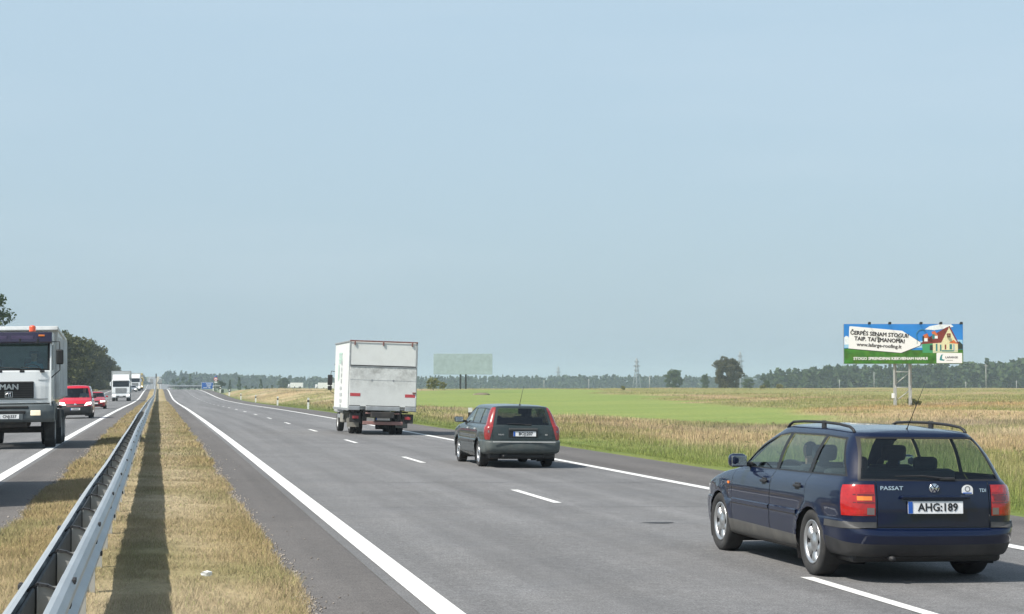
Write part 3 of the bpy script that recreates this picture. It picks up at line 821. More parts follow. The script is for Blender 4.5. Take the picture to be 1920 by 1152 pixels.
    # sills
    B.region('sill', 'sill_dusty', [(Vector((0, 0, .355)), Vector((0, -.012, 1)).normalized())], lambda f: 1.0 < f.calc_center_median().y < 3.7 and f.normal.x > .2, 0, True)
    # side glass with dark surrounds
    B.side('window_trim', 'rubber_trim', [(.32, 1.008), (1.0, .998), (3.20, .982), (2.93, 1.12), (2.62, 1.265), (2.36, 1.355), (2.1, 1.388), (1.2, 1.392), (.63, 1.372)], split=True, nx=.25)
    wt = len(B.names) - 1
    B.side('quarter_window', 'auto_glass', [(.36, 1.024), (1.135, 1.014), (1.075, 1.372), (.66, 1.355)], inset=.008, only=(wt,), nx=.25)
    B.side('rear_door_window', 'auto_glass', [(1.215, 1.013), (2.02, 1.003), (1.99, 1.374), (1.155, 1.373)], inset=.008, only=(wt,), nx=.25)
    B.side('front_door_window', 'auto_glass', [(2.105, 1.002), (3.05, .995), (2.85, 1.13), (2.57, 1.262), (2.32, 1.345), (2.075, 1.372)], inset=.008, only=(wt,), nx=.25)
    # windscreen and front lamps
    B.front('windscreen', 'auto_glass', [(-.66, 1.02), (.66, 1.02), (.52, 1.375), (-.52, 1.375)], inset=.004, ny=.15)
    B.region('headlamp', 'lens_clear', [(Vector((0, 0, .62)), Vector((0, 0, -1))), (Vector((0, 0, .74)), Vector((0, 0, 1))), (Vector((.40, 0, 0)), Vector((-1, 0, 0))), (Vector((0, 4.1, 0)), Vector((0, -1, 0)))], None, 0, True)
    # doors with thin shut lines
    def seam(pl_out, pl_in, nm):
        B.side('shut_line', 'rubber_trim', pl_out, only=(0,), inset=.007, nx=.25)
        k = len(B.names) - 1
        B.side(nm, None, pl_in, only=(k,), nx=.25)
    seam([(1.30, .36), (2.075, .352), (2.075, 1.0), (1.12, 1.0), (1.12, .70), (1.19, .60)], [(1.306, .366), (2.069, .358), (2.069, 1.02), (1.127, 1.02), (1.127, .702), (1.196, .603)], 'rear_door')
    seam([(2.083, .352), (3.22, .345), (3.24, .80), (3.22, 1.0), (2.083, 1.0)], [(2.09, .358), (3.213, .351), (3.233, .80), (3.213, 1.02), (2.09, 1.02)], 'front_door')
    B.finish(root, 'navy_paint', sh)
    kids = [o for o in root.children]
    doors = {('rear', 1): None}
    def child(nm, sgn):
        c = [o for o in root.children if o.name.split('.')[0] == nm]
        return next((o for o in c if (sum(v.co.x for v in o.data.vertices) > 0) == (sgn > 0)), None)
    # tail lamp inner fields: amber, reversing light, dark red band
    for s in (1, -1):
        tl = child('tail_lamp', s)
        if s > 0: pass
        for (x0, x1, z0, z1, mm, nm) in ((.60, .735, .79, .83, 'lens_amber' if s < 0 else 'lens_dark_red', 'indicator_lens'), (.580, .648, .655, .72, 'lens_smoke', 'reversing_lens'), (.577, .80, .838, .850, 'lens_dark_red', 'lens_divider'), (.577, .80, .765, .775, 'lens_dark_red', 'lens_divider'), (.65, .79, .66, .70, 'lens_deep', 'fog_lens'), (.575, .79, .865, .915, 'lens_deep', 'stop_lens')):
            V = []; n = 5
            for i in range(n + 1):
                x = x0 + (x1 - x0) * i / n
                for z in (z0, z1): V.append((s * x, B_rear(B, x, z) - .010 - sh, z))
            F = [(2 * i, 2 * i + 2, 2 * i + 3, 2 * i + 1) for i in range(n)]
            link(nm, mesh_from(nm, V, F), mm, tl)
    # side protection strips and handles
    for s in (1, -1):
        for (nm, ya, yb, hy) in (('rear_door', 1.33, 2.06, 1.30), ('front_door', 2.10, 3.21, 2.24)):
            d = child(nm, s)
            V = []; n = 8
            for i in range(n + 1):
                y = ya + (yb - ya) * i / n; x = B.side_x(y, .60)
                for (dz, dx) in ((-.028, -.002), (-.018, .012), (.018, .012), (.028, -.002)): V.append((s * (x + dx), y - sh, .60 + dz))
            F = [(4 * i + j, 4 * i + 4 + j, 4 * i + 5 + j, 4 * i + 1 + j) for i in range(n) for j in range(3)]
            link('door_moulding', mesh_from('door_moulding', V, F), 'navy_paint', d)
            x = B.side_x(hy, .86)
            bm = bmesh.new(); add_box(bm, (s * (x + .012), hy - sh, .865), (.035, .17, .03), .012); add_box(bm, (s * (x - .004), hy + .02 - sh, .86), (.02, .12, .075), .008)
            link('handle', bm_mesh('handle', bm), 'black_plastic', d)
        # mirror
        bm = bmesh.new(); x = B.side_x(2.86, 1.0)
        vs_ = add_box(bm, (s * (x + .155), 2.86 - sh, 1.055), (.20, .13, .145), .05, seg=3)
        for v in vs_: v.co.y += .35 * abs(s * v.co.x - x - .05) * -.4
        mo = link('door_mirror', smooth(bm_mesh('door_mirror', bm)), 'navy_paint', root)
        bm = bmesh.new(); add_box(bm, (s * (x + .02), 2.89 - sh, 1.012), (.10, .07, .05), .012); link('mirror_foot', bm_mesh('mirror_foot', bm), 'black_plastic', mo)
        bm = bmesh.new(); add_box(bm, (s * (x + .155), 2.785 - sh, 1.052), (.165, .012, .11), .004); link('mirror_glass', bm_mesh('mirror_glass', bm), 'chrome', mo)
        # side repeater
        x = B.side_x(3.34, .79)
        box('side_repeater', 'lens_amber', root, (s * (x + .003), 3.34 - sh, .79), (.012, .06, .03), .005)
        # roof rail with three feet
        pts = []
        for y, up in ((.62, .0), (.66, .026), (.74, .046), (1.0, .056), (1.4, .06), (1.9, .056), (2.2, .044), (2.3, .026), (2.36, .0)):
            pts.append((s * (.56), y - sh, B.top_z(.56, y) + up))
        rl = tube('roof_rail', 'black_plastic', root, pts, .0145, 8)
        box('rail_foot', 'black_plastic', rl, (s * .56, 1.38 - sh, B.top_z(.56, 1.38) + .035), (.025, .09, .085), .01)
    # emblem, wiper, plate, badges
    y = B.rear_y(0, .915)
    e = lathe('emblem', 'chrome', root, [(.0005, -.012), (.044, -.012), (.050, -.006), (.050, .004)], 32, 'y', (0, y - sh - .004, .905))
    bm = bmesh.new()
    for pts in (((-.027, .038), (0, .004), (.027, .038)), ((-.041, .018), (-.019, -.036), (0, -.004), (.019, -.036), (.041, .018))):
        for a, b in zip(pts[:-1], pts[1:]): add_tube(bm, [(a[0], y - sh - .017, .905 + a[1]), (b[0], y - sh - .017, .905 + b[1])], .0048, 5)
    link('emblem_letters', bm_mesh('emblem_letters', bm), 'navy_paint', e)
    hx = B.rear_y(.40, .93)
    lettering('model_badge', 'PASSAT', .052, 'chrome', root, (-.41, hx - sh - .010, .905), rot=(math.pi / 2 - .1, 0, R(-5)), bold=.0010, sx=1.25)
    lettering('model_badge', 'TDI', .045, 'chrome', root, (.49, B.rear_y(.49, .9) - sh - .006, .885), rot=(math.pi / 2 - .1, 0, R(5)), bold=.001)
    st = prism('country_sticker', 'white_mark', root, [(.33 + .055 * math.cos(a), .895 + (.045 * math.sin(a) if math.sin(a) > 0 else 0) ) for a in np.linspace(0, math.pi, 12)] + [(.275, .85), (.385, .85)], B.rear_y(.33, .87) - sh - .0045, B.rear_y(.33, .87) - sh - .012 + .01, 'y')
    lathe('sticker_ring', 'ink', st, [(.020, 0), (.026, 0)], 20, 'y', (.33, B.rear_y(.33, .87) - sh - .007, .90), sm=False)
    box('sticker_bar', 'plate_blue', st, (.33, B.rear_y(.33, .87) - sh - .006, .861), (.085, .003, .010))
    box('plate_recess', 'navy_paint', root, (0, B.rear_y(0, .80) - sh - .012, .822), (.68, .05, .032), .012)
    plate(root, 'AHG:189', (0, B.rear_y(0, .735) - sh - .014, .725), wdt=.54, hgt=.118, tsize=.104, tilt=-.05)
    bm = bmesh.new(); yy = B.rear_y(0, 1.0) - sh
    add_tube(bm, [(.12, yy - .02, .995), (-.1, yy - .028, 1.022), (-.36, yy - .01, 1.018)], [.016, .011, .006], 6)
    add_box(bm, (.14, yy - .015, .992), (.16, .04, .035), .012)
    link('rear_wiper', bm_mesh('rear_wiper', bm), 'black_plastic', root)
    # aerial
    z = B.top_z(0, .66)
    an = lathe('aerial_base', 'black_plastic', root, [(.03, 0), (.024, .02), (.013, .05), (.008, .075)], 12, 'z', (-.02, .66 - sh, z - .004))
    tube('aerial_whip', 'black_plastic', an, [(-.02, .66 - sh, z + .06), (.03, .36 - sh, z + .52)], [.0045, .002], 5)
    # underside, exhaust, cabin
    underbody(root, .25, 4.3, sh); arch_liner(root, 0, az, ar + .01, .45, .855); arch_liner(root, ax_f - sh, az, ar + .01, .45, .83)
    tube('tail_pipe', 'dark_metal', root, [(-.42, .3 - sh, .25), (-.42, .05 - sh, .24)], .026, 10)
    box('cabin_floor', 'cabin', root, (0, 1.9 - sh, .50), (1.56, 3.2, .2), .03)
    box('parcel_cover', 'cabin_grey', root, (0, .62 - sh, .935), (1.36, .75, .02))
    box('dashboard', 'cabin', root, (0, 3.08 - sh, .86), (1.40, .45, .24), .06)
    for s in (1, -1): seat(root, (s * .37, 2.25 - sh, .44), back=.50)
    bm = bmesh.new()
    add_box(bm, (0, 1.45 - sh, .55), (1.34, .5, .2), .05); add_box(bm, (0, 1.13 - sh, .82), (1.34, .15, .46), .05, Matrix.Rotation(R(12), 3, 'X'))
    for x in (-.36, .36): add_box(bm, (x, 1.08 - sh, 1.10), (.25, .10, .14), .045)
    link('rear_bench', bm_mesh('rear_bench', bm), 'cabin', root)
    st = lathe('steering_wheel', 'cabin', root, [(.175 + .014 * math.cos(a), .014 * math.sin(a)) for a in np.linspace(0, 2 * math.pi, 9)[:-1]], 24, 'y', (0, 0, 0), closed=True)
    st.location = (-.37, 2.72 - sh, .90); st.rotation_euler = (R(-25), 0, 0)
    for (yy, s) in ((0, 1), (0, -1), (ax_f - sh, 1), (ax_f - sh, -1)):
        wheel(root, (s * .755, yy, az), s, spokes=6)
    return root, B
def B_rear(B, x, z): return B.rear_y(x, z)
PX, PY = 7.15, 17.2
nav, NB = estate_navy()
def on_road(o, x, y, rz=0.0):
    slope = math.atan2(float(zsurf(x, y + 3) - zsurf(x, y)), 3.0)
    o.location = (x, y, float(zsurf(x, y))); cf = 0.012 * (1 if x > 0 else -1)
    o.rotation_euler = (slope if abs(rz) < 1.5 else -slope, math.atan(cf) if abs(rz) < 1.5 else -math.atan(cf), rz)
on_road(nav, PX, PY, R(1.3)); nav.scale = (1.03, 1.03, .985)
for o in nav.children:
    if o.name.split('.')[0] == 'wheel': o.scale = (1, 1, 1.0457); o.location.z *= 1.0457
seated_person((PX - .40, PY + 1.27, float(zsurf(PX, PY)) + .40), 0, 'driver in dark clothes at the wheel of the navy estate car', 'shirt_dark', .93)

# ------------------------------------------------------------------ grey-green boxy estate
def estate_grey():
    ax_r, ax_f = 1.08, 3.744; sh = ax_r; az = .305; ar = .355
    root = thing('estate_car', 'boxy grey green estate car with tall red tail lamps on its rear pillars', 'car')
    lv = [
        dict(z=[(0, .33), (.7, .28), (1.5, .2), (4.7, .2)], yR=.22, yF=4.5, W=.74, cr=.2, cf=.3),
        dict(z=[(0, .345), (.7, .30), (1.5, .235), (4.7, .235)], yR=.10, yF=4.6, W=.82, cr=.2, cf=.3),
        dict(z=.37, yR=.03, yF=4.68, W=.862, cr=.18, cf=.3, bR=.06),
        dict(z=.46, yR=.0, yF=4.71, W=.875, cr=.17, cf=.3, bR=.06),
        dict(z=.555, yR=.0, yF=4.71, W=.878, cr=.17, cf=.3, bR=.06),
        dict(z=.60, yR=.018, yF=4.68, W=.876, cr=.16, cf=.3, bR=.06),
        dict(z=.612, yR=.08, yF=4.64, W=.872, cr=.14, cf=.3, bR=.05),
        dict(z=.625, yR=.12, yF=4.62, W=.870, cr=.13, cf=.3, bR=.04),
        dict(z=.76, yR=.125, yF=4.58, W=.872, cr=.12, cf=.3, bR=.04),
        dict(z=[(0, .88), (3, .87), (3.7, .85), (4.5, .74)], yR=.135, yF=4.5, W=.862, cr=.12, cf=.3, bR=.04),
        dict(z=[(0, .925), (3, .92), (3.4, .92), (4.2, .85)], yR=.15, yF=4.1, W=.84, cr=.12, cf=.3, bR=.04, crown=.015),
        dict(z=[(0, .955), (3, .945), (3.5, .96)], yR=.17, yF=3.50, W=.81, cr=.12, cf=.25, bR=.05, bF=.2),
        dict(z=[(0, 1.17), (3.2, 1.17)], yR=.265, yF=3.0, W=.735, cr=.12, cf=.2, bR=.05, bF=.16),
        dict(z=[(.2, 1.325), (1.2, 1.345), (2.2, 1.345), (2.7, 1.32)], yR=.35, yF=2.66, W=.655, cr=.12, cf=.2, bR=.06, bF=.12),
        dict(z=[(.2, 1.36), (1.2, 1.388), (2.2, 1.388), (2.7, 1.35)], yR=.385, yF=2.60, W=.60, cr=.12, cf=.2, bR=.06, bF=.1),
        dict(z=[(.2, 1.375), (1.2, 1.405), (2.2, 1.405), (2.7, 1.365)], yR=.43, yF=2.55, W=.46, cr=.12, cf=.2, bR=.05, bF=.08),
        dict(z=[(.2, 1.385), (1.2, 1.416), (2.2, 1.416), (2.7, 1.375)], yR=.5, yF=2.5, W=.2, cr=.1, cf=.1, bR=.02, bF=.04),
        dict(z=[(.2, 1.387), (1.2, 1.418), (2.2, 1.418), (2.7, 1.377)], yR=.52, yF=2.48, W=.0005, cr=.0001, cf=.0001, bR=0, bF=0)]
    B = CarBody(lv, [(ax_r, az), (ax_f, az)], ar, tapR=(.03, 1.0), tapF=(.07, 3.4), L=4.71, ns=52, sub=2)
    nb = lambda f: f.calc_center_median().y < .6
    lo = Vector((0, 0, 1)); 
    lamp = [(Vector((.750, 0, .65)), Vector((-1, 0, -.25)).normalized()), (Vector((0, 0, .632)), Vector((0, 0, -1))), (Vector((0, 0, 1.345)), Vector((0, 0, 1))), (Vector((0, .235, .65)), Vector((0, 1, -.46)).normalized())]
    B.region('tail_lamp', 'lens_rear_tall', lamp, nb, -.006, True)
    B.rear('rear_window', 'auto_glass_dark', [(-.60, .965), (.60, .965), (.53, 1.30), (.50, 1.325), (-.50, 1.325), (-.53, 1.30)], ny=-.2, inset=.004)
    B.rear('shut_line', 'rubber_trim', [(-.69, .628), (.69, .628), (.69, .955), (-.69, .955)], inset=.006)
    k = len(B.names) - 1
    B.rear('tailgate', None, [(-.683, .636), (.683, .636), (.683, .957), (-.683, .957)], only=(k,))
    B.region('bumper', 'bumper_green', [(Vector((0, 0, .608)), Vector((0, 0, 1))), (Vector((0, .66, 0)), Vector((0, 1, 0)))], None)
    B.side('window_trim', 'rubber_trim', [(.30, .972), (3.22, .962), (2.95, 1.10), (2.62, 1.25), (2.42, 1.318), (1.2, 1.328), (.43, 1.305)], nx=.25)
    wt = len(B.names) - 1
    B.side('quarter_window', 'auto_glass_dark', [(.36, .99), (1.15, .988), (1.12, 1.312), (.47, 1.292)], inset=.006, only=(wt,), nx=.25)
    B.side('rear_door_window', 'auto_glass_dark', [(1.21, .988), (2.06, .984), (2.04, 1.314), (1.18, 1.312)], inset=.006, only=(wt,), nx=.25)
    B.side('front_door_window', 'auto_glass_side', [(2.12, .984), (3.1, .98), (2.88, 1.10), (2.58, 1.24), (2.36, 1.31), (2.10, 1.314)], inset=.006, only=(wt,), nx=.25)
    B.front('windscreen', 'auto_glass', [(-.68, 1.0), (.68, 1.0), (.58, 1.32), (-.58, 1.32)], inset=.004, ny=.15)
    def seam(o_, i_, nm):
        B.side('shut_line', 'rubber_trim', o_, inset=.007, nx=.25); k = len(B.names) - 1; B.side(nm, None, i_, only=(k,), nx=.25)
    seam([(1.38, .30), (2.08, .30), (2.08, .965), (1.17, .965), (1.17, .66)], [(1.388, .308), (2.072, .308), (2.072, .98), (1.178, .98), (1.178, .663)], 'rear_door')
    seam([(2.09, .30), (3.2, .30), (3.24, .965), (2.09, .965)], [(2.098, .308), (3.192, .308), (3.232, .98), (2.098, .98)], 'front_door')
    B.finish(root, 'grey_green_paint', sh)
    def child(nm, sgn):
        c = [o for o in root.children if o.name.split('.')[0] == nm]
        return next((o for o in c if (sum(v.co.x for v in o.data.vertices) > 0) == (sgn > 0)), None)
    for s in (1, -1):
        tl = child('tail_lamp', s)
        yb = B.rear_y(.78, .78)
        for (z0, z1, mm) in ((.79, .84, 'lens_clear'),):
            V = [(s * x, B.rear_y(min(x, .80), z) - .011 - sh, z) for x in (.765, .80) for z in (z0, z1)]
            link('reversing_lens', mesh_from('reversing_lens', V, [(0, 2, 3, 1)]), 'lens_smoke', tl)
        for (nm, hy) in (('rear_door', 1.36), ('front_door', 2.28)):
            d = child(nm, s); x = B.side_x(hy, .85)
            box('handle', 'alloy_dull', d, (s * (x + .012), hy - sh, .85), (.03, .17, .035), .01)
            ya, yb_ = (1.42, 2.06) if nm == 'rear_door' else (2.1, 3.19)
            V = []
            for i in range(5):
                y = ya + (yb_ - ya) * i / 4; xx = B.side_x(y, .56)
                for dz, dx in ((-.03, -.002), (-.02, .012), (.02, .012), (.03, -.002)): V.append((s * (xx + dx), y - sh, .56 + dz))
            link('door_moulding', mesh_from('dm', V, [(4 * i + j, 4 * i + 4 + j, 4 * i + 5 + j, 4 * i + 1 + j) for i in range(4) for j in range(3)]), 'grey_plastic', d)
        bm = bmesh.new(); x = B.side_x(3.08, .97)
        add_box(bm, (s * (x + .15), 3.06 - sh, 1.03), (.21, .11, .13), .035); mo = link('door_mirror', bm_mesh('door_mirror', bm), 'grey_green_paint', root)
        box('mirror_foot', 'black_plastic', mo, (s * (x + .03), 3.08 - sh, .99), (.10, .06, .05), .01)
        box('mirror_glass', 'chrome', mo, (s * (x + .15), 3.0 - sh, 1.03), (.18, .008, .10), .003)
    box('bumper_strip', 'alloy_dull', root, (0, -.006 - sh + .003, .585), (1.42, .02, .022), .006)
    yy = B.rear_y(0, .85) - sh
    box('plate_lamp_bar', 'grey_plastic', root, (.0, yy - .02, .865), (.66, .05, .055), .012)
    box('plate_recess', 'rubber_trim', root, (0, B.rear_y(0, .75) - sh - .001, .765), (.66, .014, .16), .004)
    plate(root, 'BOJ:207', (.03, B.rear_y(0, .75) - sh - .014, .765), tilt=-.05)
    for (x, s_) in ((-.50, 'VOLVO'), (.53, '850')):
        lettering('model_badge', s_, .04, 'alloy_dull', root, (x, B.rear_y(abs(x), .75) - sh - .005, .745), bold=.001)
    bm = bmesh.new(); yw = B.rear_y(0, .985) - sh
    add_tube(bm, [(.10, yw - .02, .97), (-.1, yw - .025, .985), (-.36, yw - .012, .985)], [.014, .010, .006], 6); add_box(bm, (.12, yw - .012, .965), (.15, .035, .04), .012)
    link('rear_wiper', bm_mesh('rear_wiper', bm), 'black_plastic', root)
    z = B.top_z(0, .55)
    an = lathe('aerial_base', 'black_plastic', root, [(.022, 0), (.018, .02), (.010, .04)], 10, 'z', (.0, .55 - sh, z - .003))
    tube('aerial_whip', 'black_plastic', an, [(0, .55 - sh, z + .03), (.07, .48 - sh, z + .42)], [.006, .004], 5)
    underbody(root, .25, 4.4, sh, z0=.2, z1=.4); arch_liner(root, 0, az, ar + .01, .45, .86); arch_liner(root, ax_f - sh, az, ar + .01, .45, .85)
    tube('tail_pipe', 'dark_metal', root, [(-.45, .4 - sh, .27), (-.45, .03 - sh, .27)], .028, 10)
    box('spare_wheel_pan', 'rubber_trim', root, (0, .45 - sh, .27), (1.0, .5, .14), .04)
    box('cabin_floor', 'cabin', root, (0, 1.9 - sh, .48), (1.56, 3.2, .2), .03)
    box('dashboard', 'cabin', root, (0, 3.12 - sh, .82), (1.42, .45, .24), .06)
    for s in (1, -1): seat(root, (s * .37, 2.3 - sh, .44), back=.58)
    bm = bmesh.new(); add_box(bm, (0, 1.5 - sh, .52), (1.34, .5, .2), .05); add_box(bm, (0, 1.18 - sh, .84), (1.34, .15, .54), .05)
    link('rear_bench', bm_mesh('rear_bench', bm), 'cabin', root)
    for (yy, s) in ((0, 1), (0, -1), (ax_f - sh, 1), (ax_f - sh, -1)):
        wheel(root, (s * .745, yy, az), s, rad=.307, style='star', spokes=10)
    return root
vol = estate_grey(); VX, VY = 8.0, 41.35
on_road(vol, VX, VY, R(.6))
seated_person((VX - .37, VY + 1.2, float(zsurf(VX, VY)) + .36), 0, 'driver in dark clothes at the wheel of the grey green estate car', 'shirt_dark', .90)

# ------------------------------------------------------------------ oncoming cars: one builder, two shapes
def oncoming_van():
    ax_r, ax_f = .85, 3.53; sh = ax_f; az = .315; ar = .36
    root = thing('panel_van', 'small red van with black bumper and headlights on behind the tipper truck', 'van')
    lv = [dict(z=.2, yR=.1, yF=4.25, W=.78, cr=.15, cf=.3), dict(z=.26, yR=.03, yF=4.34, W=.86, cr=.15, cf=.3), dict(z=.40, yR=.0, yF=4.40, W=.89, cr=.15, cf=.35, bF=.16),
          dict(z=.58, yR=.0, yF=4.39, W=.90, cr=.15, cf=.35, bF=.16), dict(z=.72, yR=.02, yF=4.34, W=.90, cr=.12, cf=.35, bF=.16), dict(z=[(0, .95), (3.2, .92), (4.3, .86)], yR=.03, yF=4.22, W=.89, cr=.12, cf=.35, bF=.16),
          dict(z=[(0, 1.03), (2.8, 1.02), (3.3, 1.04), (4.0, .98)], yR=.035, yF=4.02, W=.875, cr=.12, cf=.35, bF=.2, crown=.02), dict(z=[(0, 1.08), (2.8, 1.08), (3.6, 1.13)], yR=.04, yF=3.62, W=.85, cr=.12, cf=.3, bF=.24),
          dict(z=1.4, yR=.08, yF=3.2, W=.80, cr=.12, cf=.25, bF=.2), dict(z=[(0, 1.70), (2.5, 1.70), (3, 1.66)], yR=.14, yF=2.82, W=.71, cr=.12, cf=.25, bF=.16),
          dict(z=[(0, 1.77), (2.4, 1.77), (2.9, 1.72)], yR=.17, yF=2.72, W=.66, cr=.12, cf=.25, bF=.14), dict(z=[(0, 1.80), (2.4, 1.81), (2.9, 1.75)], yR=.2, yF=2.65, W=.4, cr=.1, cf=.15, bF=.08), dict(z=[(0, 1.81), (2.4, 1.825), (2.9, 1.77)], yR=.3, yF=2.6, W=.0005, cr=.0001, cf=.0001, bR=0, bF=0)]
    B = CarBody(lv, [(ax_r, az), (ax_f, az)], ar, tapR=(.02, 1.0), tapF=(.08, 3.2), L=4.4, ns=40, sub=2)
    B.front('windscreen', 'auto_glass_side', [(-.74, 1.14), (.74, 1.14), (.62, 1.66), (-.62, 1.66)], ny=.15, inset=.004)
    B.side('front_door_window', 'auto_glass_side', [(2.1, 1.12), (3.2, 1.12), (2.72, 1.62), (2.1, 1.62)], nx=.25, inset=.005)
    B.region('headlamp', 'lamp_on', B.poly_planes([(.48, .70), (.84, .78), (.84, .90), (.60, .88)], 'xz'), lambda f: f.calc_center_median().y > 3.8, 0, True)
    B.front('grille', 'black_plastic', [(-.5, .70), (.5, .70), (.52, .80), (-.52, .80)], ny=.2, inset=.01)
    B.region('bumper', 'black_plastic', [(Vector((0, 0, .68)), Vector((0, 0, 1))), (Vector((0, 3.9, 0)), Vector((0, -1, 0)))], None)
    B.finish(root, 'red_paint', sh)
    lathe('emblem', 'chrome', root, [(.0005, .012), (.06, .012), (.07, 0)], 20, 'y', (0, B.front_y(0, .77) - sh, .76))
    plate(root, 'CZE:504', (0, B.front_y(0, .5) - sh + .012, .52), facing=1)
    for s in (1, -1):
        mo = box('door_mirror', 'black_plastic', root, (s * 1.0, 3.05 - sh, 1.22), (.20, .14, .22), .05)
        box('mirror_foot', 'black_plastic', mo, (s * .86, 3.08 - sh, 1.14), (.12, .06, .06), .01)
    underbody(root, .2, 4.1, sh); arch_liner(root, 0, az, ar + .01, .5, .88); arch_liner(root, ax_r - sh, az, ar + .01, .5, .88)
    box('cabin_floor', 'cabin', root, (0, 2.0 - sh, .55), (1.6, 3.2, .3), .03); box('dashboard', 'cabin', root, (0, 3.15 - sh, .98), (1.45, .5, .24), .06)
    box('bulkhead', 'cabin', root, (0, 1.6 - sh, 1.1), (1.5, .03, 1.1))
    for s in (1, -1): seat(root, (s * .40, 2.3 - sh, .62))
    for (yy, s) in ((0, 1), (0, -1), (ax_r - sh, 1), (ax_r - sh, -1)): wheel(root, (s * .77, yy, az), s, style='steel')
    return root
cad = oncoming_van(); on_road(cad, -4.42, 104.0, math.pi)
seated_person((-4.42 + .40, 104.0 + 1.05, float(zsurf(-4.4, 104)) + .75), math.pi, 'driver behind the windscreen of the small red van', 'shirt_grey')

def saloon(pnt, label, lamp=True):
    ax_r, ax_f = .95, 3.55; sh = ax_f; az = .305; ar = .35
    root = thing('saloon_car', label, 'car')
    lv = [dict(z=.19, yR=.15, yF=4.3, W=.74, cr=.2, cf=.3), dict(z=.25, yR=.05, yF=4.42, W=.82, cr=.2, cf=.3), dict(z=.40, yR=.0, yF=4.48, W=.85, cr=.2, cf=.3), dict(z=.55, yR=.0, yF=4.48, W=.86, cr=.2, cf=.3),
          dict(z=.68, yR=.04, yF=4.42, W=.86, cr=.18, cf=.3), dict(z=[(0, .88), (1, .85), (3, .83), (4.3, .70)], yR=.08, yF=4.36, W=.85, cr=.16, cf=.3), dict(z=[(0, .95), (.7, .93), (1, .90), (3, .88), (3.4, .87), (4.1, .79)], yR=.16, yF=4.0, W=.82, cr=.16, cf=.3, crown=.02),
          dict(z=[(0, .97), (1, .935), (3.3, .93)], yR=.75, yF=3.3, W=.78, cr=.2, cf=.25, bF=.2), dict(z=1.14, yR=1.05, yF=2.85, W=.71, cr=.2, cf=.22, bF=.18), dict(z=[(1, 1.30), (2, 1.34), (2.6, 1.30)], yR=1.4, yF=2.5, W=.61, cr=.2, cf=.2, bF=.12),
          dict(z=[(1, 1.34), (2, 1.385), (2.6, 1.34)], yR=1.5, yF=2.42, W=.5, cr=.15, cf=.2, bF=.1), dict(z=[(1, 1.36), (2, 1.41), (2.6, 1.36)], yR=1.6, yF=2.36, W=.2, cr=.1, cf=.1, bF=.04), dict(z=[(1, 1.36), (2, 1.412), (2.6, 1.362)], yR=1.62, yF=2.34, W=.0005, cr=.0001, cf=.0001, bR=0, bF=0)]
    B = CarBody(lv, [(ax_r, az), (ax_f, az)], ar, tapR=(.04, 1.0), tapF=(.09, 3.2), L=4.48, ns=36, sub=2)
    B.front('windscreen', 'auto_glass_dark', [(-.68, .97), (.68, .97), (.54, 1.31), (-.54, 1.31)], ny=.15, inset=.004)
    B.side('side_window', 'auto_glass_dark', [(1.15, .96), (3.1, .955), (2.45, 1.30), (1.6, 1.30)], nx=.25, inset=.005)
    B.region('headlamp', 'lamp_on' if lamp else 'lens_clear', B.poly_planes([(.44, .56), (.80, .58), (.80, .69), (.44, .68)], 'xz'), lambda f: f.calc_center_median().y > 3.8, 0, True)
    B.front('grille', 'black_plastic', [(-.36, .54), (.36, .54), (.36, .67), (-.36, .67)], ny=.2, inset=.01)
    B.front('lower_grille', 'black_plastic', [(-.62, .26), (.62, .26), (.62, .40), (-.62, .40)], ny=.2, inset=.01)
    B.finish(root, pnt, sh)
    plate(root, None, (0, B.front_y(0, .47) - sh + .012, .47), facing=1)
    for s in (1, -1):
        mo = box('door_mirror', pnt, root, (s * .93, 2.95 - sh, 1.0), (.19, .11, .13), .04); box('mirror_foot', 'black_plastic', mo, (s * .81, 2.97 - sh, .95), (.10, .05, .05), .01)
    underbody(root, .2, 4.2, sh); arch_liner(root, 0, az, ar + .01, .45, .84); arch_liner(root, ax_r - sh, az, ar + .01, .45, .84)
    box('cabin_floor', 'cabin', root, (0, 2.0 - sh, .5), (1.5, 3.0, .3), .03); box('dashboard', 'cabin', root, (0, 2.95 - sh, .80), (1.4, .4, .2), .05)
    for s in (1, -1): seat(root, (s * .36, 2.1 - sh, .42), back=.56)
    for (yy, s) in ((0, 1), (0, -1), (ax_r - sh, 1), (ax_r - sh, -1)): wheel(root, (s * .74, yy, az), s, rad=.305, style='steel')
    return root
redcar = saloon('maroon_paint', 'dark red saloon car with headlights on, half hidden by the small red van'); on_road(redcar, -5.0, 153.0, math.pi)
silver = saloon('silver_paint', 'silver car coming over the rise behind the white lorry'); on_road(silver, -5.2, 388.0, math.pi)
# ------------------------------------------------------------------ trucks
mat('box_white', (.74, .76, .74), .5, var=.04, scale=1.2, dirt=((.50, .50, .46), .3, 1.3))
mat('lift_white', (.70, .72, .70), .55, var=.05, scale=1.0, dirt=((.30, .29, .27), .42, 2.2))
mat('rust_rail', (.20, .085, .075), .7, dirt=((.30, .28, .26), .7, 9))
mat('rust_bar', (.36, .20, .18), .7, dirt=((.10, .08, .075), .6, 6))
mat('galv', (.42, .44, .45), .5, .5, dirt=((.25, .25, .24), .5, 5))
mat('chassis', (.030, .028, .028), .75, dirt=((.11, .095, .08), .5, 4))
mat('mudflap', (.30, .29, .26), .85, dirt=((.15, .14, .12), .6, 5))
mat('cab_white', (.72, .75, .76), .3, coat=.6, var=.03, scale=1)
mat('steel_grey', (.40, .42, .43), .5, .2, dirt=((.20, .19, .18), .5, 1.6))
mat('tipper_white', (.66, .68, .68), .5, dirt=((.30, .29, .27), .45, 1.5))
mat('visor_purple', (.022, .018, .042), .25, coat=.5)
mat('bumper_grey', (.085, .105, .115), .6, dirt=((.14, .14, .13), .4, 3))
